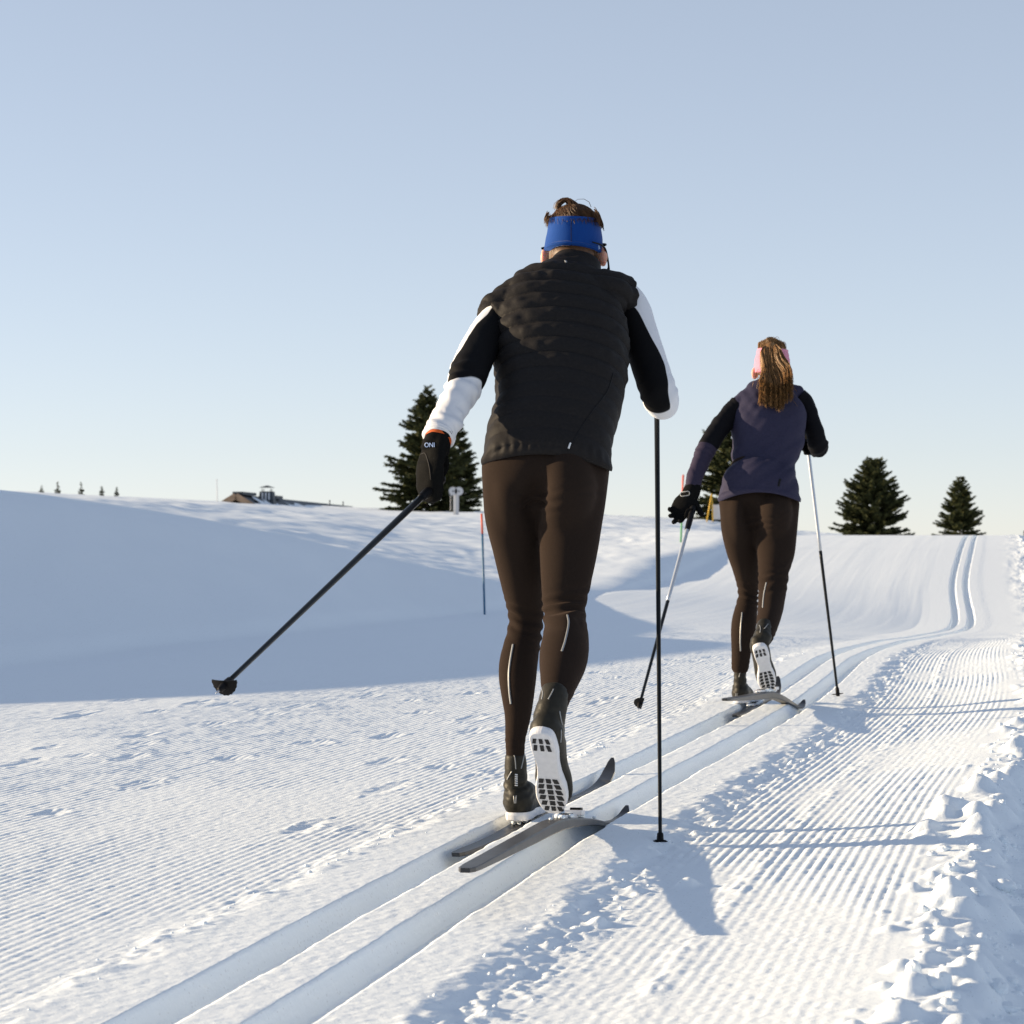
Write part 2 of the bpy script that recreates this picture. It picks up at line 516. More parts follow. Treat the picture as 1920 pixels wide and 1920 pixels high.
    # the high shoulder beyond the left edge of the picture that throws the long shadow
    far_fade = sst(60, 90, y)
    lft = smin(bank, fld, 0.18)
    lft = np.maximum(lft, base - 2.0)
    lft = base + (lft - base) * sst(9.0, 17.5, y)
    # a knoll to the left, outside the picture, whose shadow lies across the trail
    kn = mono([8, 11.2, 12.4, 15.5, 18.5, 22.0, 23.6, 25.5, 27, 60], [0, 0, 1.15, 1.72, 1.95, 2.1, 1.95, .8, 0, 0])(y) * np.exp(-np.minimum(((x + 7.4) / 1.35) ** 2, 30))
    lft = np.maximum(lft, base + kn * sst(-4.9, -5.6, s))
    wL = sst(foot + 0.02, foot - 0.25, s)
    z = np.where(s < foot + 0.05, z * (1 - wL) + lft * wL, z)
    # beyond the crest of the hill both sides simply roll away
    return z

def grid_ground():
    S = [np.array([-320, -240, -180, -135, -100, -76, -60, -50, -43])]
    S.append(np.arange(-38, -20, 0.45)); S.append(np.arange(-20, -9, 0.13)); S.append(np.arange(-9, -4.7, 0.045))
    S.append(np.arange(-4.7, -2.6, 0.00675)); S.append(np.arange(-2.6, -0.46, 0.0054)); S.append(np.arange(-0.46, 0.46, 0.0058))
    S.append(np.arange(0.46, 1.1, 0.0054)); S.append(np.arange(1.1, 1.75, 0.0065)); S.append(np.arange(1.75, 3.2, 0.035))
    S.append(np.array([3.3, 3.6, 4, 4.5, 5.2, 6, 7, 8.5, 10, 13, 17, 24, 34, 50, 75, 110, 170, 250, 340]))
    S = np.concatenate(S)
    Y = [-60, -35, -20, -12, -7, -4, -2, -0.5, 0.6, 1.4, 2.1, 2.6, 3.0, 3.3, 3.5]
    y = 3.65
    while y < 400:
        Y.append(y)
        if y < 62: d = min(max(1.75 * y * y / 3808.0, 0.0125), 0.15)
        else: d = min(0.15 * (y / 62.0) ** 3, 30)
        y += d
    Y.append(420.0)
    Y = np.array(Y)
    SS, YY = np.meshgrid(S, Y)
    Z = np.empty_like(SS)
    for i in range(0, len(Y), 120):
        Z[i:i + 120] = ground(SS[i:i + 120], YY[i:i + 120])
    X = SS + XC(YY)
    return S, Y, X, YY, Z

GS, GY, GX, GYY, GZ = grid_ground()

def clods():
    """soft rounded clods of snow half sunk in the crest of the right bank"""
    r = np.random.default_rng(77)
    B = np.zeros_like(GZ)
    for k in range(1300):
        y = 3.7 + 17 * r.random() ** 1.5
        edge = r.random() < .06
        s = r.normal(.40, .05) if edge else 1.14 + .34 * r.random() ** 2.2 + r.normal(0, .04)
        rad = min(.055, .009 * math.exp(r.exponential(.55))) * (.6 if edge else 1)
        ry = rad * r.uniform(.9, 1.5); h = rad * r.uniform(.45, .95) * (1 - .55 * min(max((s - 1.22) / .18, 0), 1))
        i0, i1 = np.searchsorted(GS, (s - rad, s + rad)); j0, j1 = np.searchsorted(GY, (y - ry, y + ry))
        if i1 <= i0 or j1 <= j0: continue
        d2 = ((GS[None, i0:i1] - s) / rad) ** 2 + ((GY[j0:j1, None] - y) / ry) ** 2
        q = np.clip(1 - d2, 0, 1)
        w = B[j0:j1, i0:i1]
        np.maximum(w, h * q ** .85, out=w)
    for _ in range(2):                       # powder softens every edge
        B[1:-1, 1:-1] = (B[1:-1, 1:-1] * 4 + (B[:-2, 1:-1] + B[2:, 1:-1] + B[1:-1, :-2] + B[1:-1, 2:]) * 2 + B[:-2, :-2] + B[2:, 2:] + B[:-2, 2:] + B[2:, :-2]) / 16
    return B * (1 + .18 * fbm(GS[None] * 30, GY[:, None] * 24, 2, 99))
GZ = GZ + clods()
# normals on the whole sheet so that the neighbouring pieces shade as one
dXs = np.stack([np.gradient(GX, axis=1), np.gradient(GYY, axis=1), np.gradient(GZ, axis=1)], -1)
dXy = np.stack([np.gradient(GX, axis=0), np.gradient(GYY, axis=0), np.gradient(GZ, axis=0)], -1)
GN = norm(np.cross(dXs, dXy))

def ground_piece(name, s0, s1, label):
    i0 = int(np.searchsorted(GS, s0)); i1 = int(np.searchsorted(GS, s1))
    i1 = min(i1, len(GS) - 1)
    V = np.stack([GX[:, i0:i1 + 1], GYY[:, i0:i1 + 1], GZ[:, i0:i1 + 1]], -1)
    nr, nc = V.shape[:2]
    r = np.arange(nr - 1)[:, None] * nc; c = np.arange(nc - 1)[None]
    F = np.stack([r + c, r + c + 1, r + nc + c + 1, r + nc + c], -1).reshape(-1, 4)
    me = mesh_np(name, V.reshape(-1, 3), F)
    me.normals_split_custom_set_from_vertices(GN[:, i0:i1 + 1].reshape(-1, 3).astype(np.float32))
    o = add(name, me, SNOW)
    return tag(o, label, None, None, 'structure')

ground_piece('snow_field', -400, -4.74, 'snowy hillside left of the trail, its near bank in blue shade')
ground_piece('groomed_trail', -4.74, -0.345, 'wide groomed corduroy snow trail left of the ski tracks')
ground_piece('ski_track', -0.345, 0.365, 'pair of pressed classic ski tracks running up the trail')
ground_piece('corduroy_strip', 0.365, 1.05, 'narrow corduroy strip right of the ski tracks')
ground_piece('snow_bank', 1.05, 400, 'crumbly snow bank along the right edge of the trail')

def gz(x, y):
    """height of the built snow at (x, y)"""
    s = np.array([[x - float(XC(y))]]); return float(ground(s, np.array([[float(y)]]))[0, 0])
# ------------------------------------------------------------------ materials of people and gear
M = {}
M['skin'] = mat('skin', (0.62, 0.34, 0.25), 0.5, 0.4, noise=0.08, nscale=60)
_b = M['skin'].node_tree.nodes['Principled BSDF']
_b.inputs['Subsurface Weight'].default_value = 0.7
_b.inputs['Subsurface Radius'].default_value = (0.02, 0.006, 0.003)
_b.inputs['Subsurface Scale'].default_value = 0.9
M['tights'] = mat('tights_cloth', (0.024, 0.0170, 0.0138), 0.85, 0.02, noise=0.12, nscale=350, bump=0.15, bscale=900, sheen=0.10)
M['vest'] = mat('vest_nylon', (0.019, 0.0175, 0.0175), 0.6, 0.06, noise=0.1, nscale=120, bump=0.12, bscale=160)
M['jacket'] = mat('jacket_cloth', (0.037, 0.035, 0.064), 0.65, 0.05, noise=0.1, nscale=120, bump=0.12, bscale=180)
M['dark_cloth'] = mat('dark_cloth', (0.022, 0.021, 0.030), 0.7, 0.05, noise=0.1, nscale=200, bump=0.15, bscale=400)
M['glove'] = mat('glove_cloth', (0.007, 0.007, 0.007), 0.8, 0.04, noise=0.15, nscale=150, bump=0.3, bscale=300)
M['blue_band'] = mat('blue_band', (0.008, 0.050, 0.23), 0.8, 0.06, noise=0.06, nscale=300, bump=0.12, bscale=700, sheen=0.15)
M['pink_band'] = mat('pink_band', (0.62, 0.24, 0.34), 0.75, 0.2, noise=0.14, nscale=90, bump=0.15, bscale=500, sheen=0.15)
M['hair_man'] = mat('hair_brown', (0.085, 0.040, 0.016), 0.5, 0.3, noise=0.5, nscale=70)
M['hair_woman'] = mat('hair_light_brown', (0.22, 0.115, 0.042), 0.5, 0.3, noise=0.5, nscale=60)
M['boot'] = mat('boot_leather', (0.024, 0.022, 0.017), 0.5, 0.16, noise=0.25, nscale=40, bump=0.15, bscale=120)
M['sole'] = mat('sole_white', (0.74, 0.74, 0.76), 0.5, 0.4, noise=0.05, nscale=60)
M['lug'] = mat('lug_rubber', (0.02, 0.02, 0.022), 0.6, 0.3)
M['black'] = mat('black_plastic', (0.007, 0.007, 0.008), 0.5, 0.12)
M['carbon'] = mat('carbon_shaft', (0.007, 0.009, 0.011), 0.32, 0.2, noise=0.2, nscale=30)
M['silver'] = mat('silver_shaft', (0.55, 0.58, 0.62), 0.3, 0.5, metal=0.5)
M['steel'] = mat('steel', (0.5, 0.5, 0.52), 0.3, 0.5, metal=1.0)
M['reflect'] = mat('reflective_tape', (0.26, 0.27, 0.28), 0.35, 0.5)
M['ski_top'] = mat('ski_top', (0.050, 0.049, 0.050), 0.4, 0.3, noise=0.25, nscale=18, bump=0.1, bscale=60)
M['ski_dark'] = mat('ski_dark', (0.018, 0.019, 0.022), 0.3, 0.5, noise=0.2, nscale=25)
M['white_print'] = mat('white_print', (0.72, 0.73, 0.75), 0.5, 0.3)
M['blue_print'] = mat('pale_blue_print', (0.30, 0.42, 0.68), 0.5, 0.3)
M['orange'] = mat('orange_lining', (0.55, 0.10, 0.02), 0.7, 0.2)
M['eye'] = mat('eye_white', (0.7, 0.68, 0.65), 0.2, 0.5)
M['lens'] = mat('dark_lens', (0.01, 0.012, 0.015), 0.08, 0.6)
M['seam'] = mat('seam_thread', (0.008, 0.008, 0.009), 0.7, 0.2)

def mat_panel(name, a, b):
    """two cloths sewn along the line where the mesh attribute 'panel' is zero"""
    m, nt, bs = mat_new(name)
    at = nt.nodes.new('ShaderNodeAttribute'); at.attribute_name = 'panel'
    r = nt.nodes.new('ShaderNodeMapRange'); r.inputs['From Min'].default_value = -0.03; r.inputs['From Max'].default_value = 0.03
    nt.links.new(at.outputs['Fac'], r.inputs['Value'])
    mx = nt.nodes.new('ShaderNodeMix'); mx.data_type = 'RGBA'
    mx.inputs[6].default_value = (*a, 1); mx.inputs[7].default_value = (*b, 1)
    nt.links.new(r.outputs['Result'], mx.inputs[0])
    nt.links.new(mx.outputs[2], bs.inputs['Base Color'])
    bs.inputs['Roughness'].default_value = 0.7; bs.inputs['Specular IOR Level'].default_value = 0.06
    g = nt.nodes.new('ShaderNodeTexCoord')
    n = nt.nodes.new('ShaderNodeTexNoise'); n.inputs['Scale'].default_value = 300
    nt.links.new(g.outputs['Object'], n.inputs['Vector'])
    bp = nt.nodes.new('ShaderNodeBump'); bp.inputs['Strength'].default_value = 0.1; bp.inputs['Distance'].default_value = 0.003
    nt.links.new(n.outputs['Fac'], bp.inputs['Height']); nt.links.new(bp.outputs['Normal'], bs.inputs['Normal'])
    return m
M['sleeve'] = mat_panel('white_black_sleeve', (0.72, 0.73, 0.76), (0.007, 0.007, 0.008))

from mathutils.bvhtree import BVHTree
def bvh_of(V, F):
    return BVHTree.FromPolygons([tuple(v) for v in V], [tuple(int(i) for i in f) for f in F])

def on_surface(bvh, px, py):
    o = Vector((0, 0, EYE)); d = (Vector(P(px, py, 7.0)) - o).normalized()
    h = bvh.ray_cast(o, d)
    return (np.array(h[0]), np.array(h[1])) if h[0] is not None else None

def stripe(name, bvh, path, w, material, parent, origin, lift=0.0015, n=14, label=None):
    """thin ribbon sewn on a surface along a measured line"""
    pts = crom([(a, b) for a, b in path], n) if len(path) > 2 else crom([(a, b) for a, b in path], n)
    hit = [on_surface(bvh, a, b) for a, b in pts]
    hit = [h for h in hit if h is not None]
    if len(hit) < 3: return None
    C = np.array([h[0] for h in hit]); N = norm(np.array([h[1] for h in hit]))
    for _ in range(2):
        C[1:-1] = (C[:-2] + 2 * C[1:-1] + C[2:]) / 4; N[1:-1] = norm(N[:-2] + 2 * N[1:-1] + N[2:])
    T = norm(np.gradient(C, axis=0)); S = norm(np.cross(T, N))
    w = np.full(len(C), w) if np.isscalar(w) else w
    A = C + S * w[:, None] / 2; B = C - S * w[:, None] / 2
    V = np.concatenate([A + N * lift, B + N * lift, A - N * lift, B - N * lift])
    k = len(C); F = []
    for i in range(k - 1):
        F += [[i, i + 1, k + i + 1, k + i], [2 * k + i, 3 * k + i, 3 * k + i + 1, 2 * k + i + 1],
              [i, 2 * k + i, 2 * k + i + 1, i + 1], [k + i, k + i + 1, 3 * k + i + 1, 3 * k + i]]
    F += [[0, k, 3 * k, 2 * k], [k - 1, 3 * k - 1, 4 * k - 1, 2 * k - 1]]
    o = add(name, mesh_np(name, V - origin, F, True), material, parent)
    if label: o['label'] = label
    return o

def strands(paths, r0, r1=0.0003):
    """hair: paths (n,k,3) -> thin three-sided tubes"""
    n, k, _ = paths.shape
    T = norm(np.gradient(paths, axis=1))
    ref = np.array([0.31, -0.9, 0.3])
    A = norm(np.cross(T, ref)); B = np.cross(T, A)
    r = np.linspace(r0, r1, k)[None, :, None]
    th = np.array([0, 2.094, 4.189])
    ring = [paths + (A * math.cos(t) + B * math.sin(t)) * r for t in th]
    V = np.stack(ring, 2).reshape(-1, 3)
    base = (np.arange(n)[:, None] * k + np.arange(k - 1)[None]).reshape(-1) * 3
    F = []
    for j in range(3):
        F.append(np.stack([base + j, base + (j + 1) % 3, base + 3 + (j + 1) % 3, base + 3 + j], -1))
    return V, np.concatenate(F)

def hand(W, d, n, right, curls, fat=1.0, size=1.0, spread=0.0, thumb=(0.55, 0.7, 0.25), thumb_curl=0.5, fingers=True):
    """palm, four fingers and a thumb; d along the hand, n out of the palm"""
    W = np.asarray(W, float); d = norm(d); n = norm(np.asarray(n, float) - np.dot(n, d) * d)
    a = np.cross(d, n) if right else np.cross(n, d)
    p = Part(); z = size
    p.put(*loft([(W - d * 0.02 * z, 0.030 * z * fat, 0.024 * z * fat), (W + d * 0.02 * z, 0.036 * z * fat, 0.022 * z * fat),
                 (W + d * 0.06 * z, 0.043 * z * fat, 0.020 * z * fat), (W + d * 0.10 * z, 0.041 * z * fat, 0.016 * z * fat)], m=18, per=4, ref=a))
    if not fingers: return p
    for off, L, c in zip((0.030, 0.010, -0.011, -0.031), (0.074, 0.084, 0.078, 0.060), curls):
        q = W + d * (0.098 - abs(off) * 0.25) * z + a * off * z
        dirn = norm(d + a * off * spread * 12)
        pts = [(q - dirn * 0.02 * z, 0.0098 * z * fat)]
        ang = 0
        for seg, cc in zip((0.45, 0.31, 0.24), c):
            ang += cc
            v = dirn * math.cos(ang) + n * math.sin(ang)
            pts.append((q, 0.0098 * z * fat)); q = q + v * L * seg * z
        pts.append((q, 0.0080 * z * fat))
        p.put(*loft(pts, m=10, per=3, ref=a))
    td = norm(d * thumb[0] + a * thumb[1] + n * thumb[2])
    q0 = W + d * 0.025 * z + a * 0.022 * z; q1 = q0 + td * 0.045 * z
    td2 = norm(td + (d * 0.6 + n * 0.6) * thumb_curl); q2 = q1 + td2 * 0.034 * z
    td3 = norm(td2 + n * 0.4 * thumb_curl); q3 = q2 + td3 * 0.026 * z
    p.put(*loft([(q0, 0.015 * z * fat), (q1, 0.0125 * z * fat), (q2, 0.011 * z * fat), (q3, 0.0088 * z * fat)], m=10, per=3, ref=n))
    return p

def leg_ctrl(rows, k=1.0, rbk=1.0):
    out = []
    for r in rows:
        px, py, Y, hw = r[:4]; rb = r[4] if len(r) > 4 else 1.0
        ra = hw * Y / FPX
        out.append((P(px, py, Y), ra * k, ra * rb * rbk * k))
    return out

def fold(V, c, ax, lam, w, A, rad, seed):
    """cloth folds around a joint c: ripples along ax that fade away from it"""
    d = V - c
    h = d @ norm(ax)
    h2 = h + 0.02 * vn3(V[:, 0] * 14, V[:, 1] * 14, V[:, 2] * 9, seed)
    r = np.linalg.norm(d - np.outer(h, norm(ax)), axis=1)
    m = np.exp(-(h / w) ** 2) * np.exp(-(r / rad) ** 4)
    s = np.sin(2 * np.pi * h2 / lam)
    return A * m * (np.sign(s) * np.abs(s) ** 0.8) * (0.55 + 0.45 * vn3(V[:, 0] * 9 + 3, V[:, 1] * 9, V[:, 2] * 20, seed + 1))

M['tights'].node_tree.nodes['Principled BSDF'].inputs['Sheen Tint'].default_value = (.75, .55, .45, 1)

def cut_hem(V, f):
    """level the lower edge of a garment along the measured hem line; returns height above it"""
    px = 960 + V[:, 0] / V[:, 1] * FPX
    zh = EYE + (1000 - f(px)) * V[:, 1] / FPX
    V[:, 2] = np.maximum(V[:, 2], zh)
    return V[:, 2] - zh

def make_head(p, c, f, up, k=1.0, neck_to=None):
    """skull, jaw, nose, ears, brow and mouth; c centre of the skull"""
    f = norm(f); r = norm(np.cross(f, up)); u = np.cross(r, f)
    R = np.stack([r, f, u], 1)
    def at(x, y, z): return c + (R @ np.array([x, y, z])) * k
    p.put(*ball(c, np.array([0.073, 0.094, 0.098]) * k, R, 24, 16))
    p.put(*ball(at(0, 0.028, -0.068), np.array([0.056, 0.066, 0.062]) * k, R, 18, 12))
    p.put(*ball(at(0, 0.070, -0.112), np.array([0.026, 0.022, 0.018]) * k, R, 12, 8))
    p.put(*loft([(at(0, 0.090, -0.008), 0.009 * k), (at(0, 0.106, -0.038), 0.014 * k), (at(0, 0.092, -0.047), 0.012 * k)], m=10, per=4, ref=r))
    p.put(*loft([(at(-0.045, 0.076, 0.016), 0.010 * k), (at(0, 0.089, 0.020), 0.011 * k), (at(0.045, 0.076, 0.016), 0.010 * k)], m=8, per=4, ref=u))
    p.put(*loft([(at(-0.024, 0.084, -0.072), 0.006 * k), (at(0, 0.094, -0.070), 0.009 * k), (at(0.024, 0.084, -0.072), 0.006 * k)], m=8, per=4, ref=u))
    for sx in (-1, 1):
        ce = at(sx * 0.086, -0.008, -0.047)
        e = np.stack([norm(R @ np.array([1, -0.55 * sx * sx, 0]) * 1.0), norm(R @ np.array([sx * 0.55, 1, 0])), u], 1)
        p.put(*ball(ce, np.array([0.013, 0.022, 0.034]) * k, R @ np.array([[1, 0.5 * -sx, 0], [0.5 * sx, 1, 0], [0, 0, 1.0]]), 12, 10))
    if neck_to is not None:
        p.put(*loft([(at(0, -0.02, -0.05), 0.056 * k), (0.5 * (at(0, -0.02, -0.09) + neck_to), 0.054 * k), (neck_to, 0.062 * k)], m=18, per=5, ref=r))
    return at

SOLE_W = [(0.00, 0.004), (0.008, 0.016), (0.03, 0.027), (0.10, 0.033), (0.24, 0.034), (0.40, 0.029), (0.52, 0.031), (0.66, 0.040), (0.78, 0.042), (0.89, 0.036), (0.96, 0.026), (1.0, 0.014)]
def make_boot(person, origin, H, f, r, L, shin, shin_hw, label=None, k=1.0, heel_lugs=True):
    """boot with moulded white sole; H heel bottom, f heel-to-toe, r to the right, shin = points up the shaft"""
    f = norm(f); r = norm(np.asarray(r, float) - np.dot(r, f) * f); u = np.cross(r, f)
    def at(x, y, z): return H + r * x * k + f * y * L + u * z * k
    p = Part()
    body = [(at(0, 0.03, 0.040), 0.030 * k, 0.036 * k), (at(0, 0.12, 0.050), 0.043 * k, 0.046 * k), (at(0.000, 0.30, 0.056), 0.044 * k, 0.052 * k),
            (at(-0.001, 0.50, 0.050), 0.043 * k, 0.044 * k), (at(0.0, 0.70, 0.040), 0.050 * k, 0.034 * k), (at(0.0, 0.88, 0.034), 0.044 * k, 0.028 * k), (at(0, 0.975, 0.030), 0.022 * k, 0.020 * k)]
    p.put(*loft(body, m=24, per=5, ref=r))
    sh = [(at(0, 0.17, 0.045), 0.040 * k, 0.044 * k), (at(0, 0.20, 0.085), 0.039 * k, 0.050 * k)]
    for q, hw in zip(shin, shin_hw): sh.append((q, hw, hw * 1.12))
    p.put(*loft(sh, m=24, per=5, ref=r))
    V, F, N = fuse(p, 0.0045 * k, 5)
    an = at(0, 0.2, 0.10)
    V = V + N * (fold(V, an, sh[-1][0] - an, 0.028, 0.05, 0.0022, 0.09, 5) + 0.0012 * vn3(V[:, 0] * 45, V[:, 1] * 45, V[:, 2] * 45, 9))[:, None]
    Vb, Fb = V, F
    boot = add('boot', mesh_np('boot', V - origin, F), M['boot'], person)
    if label: boot['label'] = label
    # sole
    ys = np.array([a for a, _ in SOLE_W]); ws = np.array([b for _, b in SOLE_W])
    yy = 0.5 - 0.5 * np.cos(np.linspace(0, np.pi, 26)); ww = mono(ys, ws)(yy)
    cx = 0.004 * np.sin(yy * np.pi * 1.4)
    ring = [(cx[i] - ww[i], yy[i]) for i in range(26)] + [(cx[i] + ww[i], yy[i]) for i in range(25, -1, -1)]
    n = len(ring); V = []; F = []
    for z, s in ((0.0, 0.93), (0.003, 1.0), (0.016, 1.04), (0.024, 1.0)):
        V += [at(x * s, 0.5 + (y - 0.5) * (1 + (s - 1) * 0.3), z) for x, y in ring]
    for j in range(3):
        F += [[j * n + i, (j + 1) * n + i, (j + 1) * n + (i + 1) % n, j * n + (i + 1) % n] for i in range(n)]
    F.append(list(range(n))); F.append(list(range(4 * n - 1, 3 * n - 1, -1)))
    add('sole', mesh_np('sole', np.array(V) - origin, F, False), M['sole'], boot)
    # dark tread blocks
    rows = [(0.075, 0.128), (0.150, 0.215)] if heel_lugs else []
    rows = [(a, b, 0.024) for a, b in rows] + [(0.56 + 0.068 * j, 0.56 + 0.068 * j + 0.048, 0.031) for j in range(6)]
    for a, b, wmax in rows:
        wl = float(mono(ys, ws)((a + b) / 2)) * 0.86
        for q in (-1, 0, 1):
            hw = wl * (0.20 if wmax < 0.03 else 0.26); xc = q * wl * (0.62 if wmax < 0.03 else 0.66)
            t = Part()
            v = [at(xc + sx * hw * (0.8 if zz < 0 else 1) + 0.1 * xc * sy, (a + b) / 2 + sy * (b - a) / 2, zz) for zz in (-0.0022, 0.004) for sx, sy in ((-1, -1), (1, -1), (1, 1), (-1, 1))]
            t.put(v, [[3, 2, 1, 0], [4, 5, 6, 7], [0, 1, 5, 4], [1, 2, 6, 5], [2, 3, 7, 6], [3, 0, 4, 7]])
            t.build('tread_block', M['lug'], boot, origin)
    return boot, Vb, Fb, at, (u, r, f)

def flat_text(name, s, size, pos, right, up, material, parent, origin, bvh=None):
    cu = bpy.data.curves.new('t', 'FONT'); cu.body = s; cu.size = size; cu.align_x = 'CENTER'; cu.align_y = 'CENTER'; cu.extrude = size * 0.03
    o = bpy.data.objects.new('t', cu); COL.objects.link(o)
    dg = bpy.context.evaluated_depsgraph_get(); dg.update()
    me = bpy.data.meshes.new_from_object(o.evaluated_get(dg))
    bpy.data.objects.remove(o); bpy.data.curves.remove(cu)
    right = norm(right); up = norm(up - np.dot(up, right) * right); nn = np.cross(right, up)
    n = len(me.vertices); co = np.empty(n * 3, np.float32); me.vertices.foreach_get('co', co); co = co.reshape(-1, 3)
    W = pos + co[:, :1] * right + co[:, 1:2] * up + co[:, 2:3] * nn - origin
    if bvh is not None:                      # print wrapped on the cloth
        eye = np.array([0, 0, EYE])
        for i in range(n):
            p_ = W[i] + origin; dv = norm(p_ - eye); h = bvh.ray_cast(Vector(eye), Vector(dv))
            if h[0] is not None: W[i] = np.array(h[0]) - dv * (.0012 + .0015 * (co[i, 2] > 0)) - origin
    me.vertices.foreach_set('co', W.astype(np.float32).ravel()); me.update(); me.name = name
    return add(name, me, material, parent)
# ------------------------------------------------------------------ gear
def make_ski(label, group, pts, print_at=0.5, half=0.0225):
    """pts: centre line from tail to tip; a thing with body, tip, binding and print"""
    C = crom(pts, 14); n = len(C)
    L = np.concatenate([[0], np.cumsum(np.linalg.norm(np.diff(C, axis=0), axis=1))]); a = L / L[-1]
    o = C[n // 2].copy(); root = thing('ski', o, label, 'ski', group)
    wid = np.interp(a, [0, 0.01, 0.04, 0.5, 0.9, 0.965, 0.99, 1], [0.010, 0.018, 0.021, half, 0.0235, 0.020, 0.012, 0.005])
    thk = np.interp(a, [0, 0.1, 0.35, 0.5, 0.62, 0.85, 1], [0.005, 0.007, 0.012, 0.0145, 0.012, 0.006, 0.004])
    T = norm(np.gradient(C, axis=0)); S = norm(np.cross(T, np.array([0, 0, 1.0]))); U = np.cross(S, T)
    def body(i0, i1, name, m, parent):
        V = []; F = []
        prof = [(-1, -0.8), (-0.92, -1), (0.92, -1), (1, -0.8), (1, 0.7), (0.9, 1), (-0.9, 1), (-1, 0.7)]
        for i in range(i0, i1 + 1):
            V += [C[i] + S[i] * wid[i] * x + U[i] * thk[i] * z for x, z in prof]
        for i in range(i1 - i0):
            F += [[i * 8 + j, i * 8 + (j + 1) % 8, (i + 1) * 8 + (j + 1) % 8, (i + 1) * 8 + j] for j in range(8)]
        F.append(list(range(7, -1, -1))); F.append([(i1 - i0) * 8 + j for j in range(8)])
        return add(name, mesh_np(name, np.array(V) - o, F, False), m, parent)
    k = int(np.searchsorted(a, 0.925))
    b = body(0, k, 'ski_body', M['ski_top'], root); body(k, n - 1, 'ski_tip', M['ski_dark'], root)
    def fr(t):
        i = min(int(np.searchsorted(a, t)), n - 2)
        return C[i], T[i], S[i], U[i], thk[i]
    # printed square and pin stripes on the top sheet
    c, t, s, u, h = fr(print_at - 0.035)
    R = np.stack([s, t, u], 1)
    Part().box(c + u * (h + 0.0006) + s * 0.0145, (0.011, 0.040, 0.001), R).build('print', M['white_print'], b, o)
    st = Part()
    for off in (0.0, 0.006, 0.012, 0.017):
        for q in np.arange(print_at + 0.03, 0.86, 0.012):
            c, t, s, u, h = fr(q); R = np.stack([s, t, u], 1)
            st.box(c + u * (h + 0.0004) + s * off, (0.0016, 0.026, 0.0008), R)
    x_ = st.build('pin_stripes', M['reflect'], b, o); x_['kind'] = 'stuff'
    # binding: plate, toe block, lever
    c, t, s, u, h = fr(print_at - 0.02); R = np.stack([s, t, u], 1)
    bd = Part()
    bd.box(c + u * (h + 0.005) - s * .005, (0.030, 0.30, 0.010), R)
    bd.box(c + t * 0.10 + u * (h + 0.014), (0.046, 0.060, 0.012), R)
    bo = bd.build('binding', M['sole'], root, o)
    lv = Part()
    lv.box(c + t * 0.125 + u * (h + 0.022), (0.030, 0.034, 0.009), R)
    for q in (-0.12, -0.085, -0.05, -0.015):
        lv.box(c + t * q + u * (h + 0.0112), (0.024, 0.014, 0.003), R)
    x_ = lv.build('lever', M['black'], bo, o); x_['kind'] = 'stuff'
    # snow carried on the ski
    r3 = np.random.default_rng(int(abs(o[0] * 1000)) + 3)
    sn = Part()
    for q in range(34):
        tt = print_at - 0.02 + r3.normal(0, 0.055); c, t, s, u, h = fr(tt)
        rr = r3.uniform(0.003, 0.010)
        sn.put(*ball(c + s * r3.uniform(-0.018, 0.018) + u * (h + 0.004 + rr * 0.3), np.array([rr * 1.2, rr * 1.5, rr * 0.8]), None, 7, 5))
    so = sn.build('snow_on_ski', SNOW, root, o, True); so['kind'] = 'stuff'
    return root

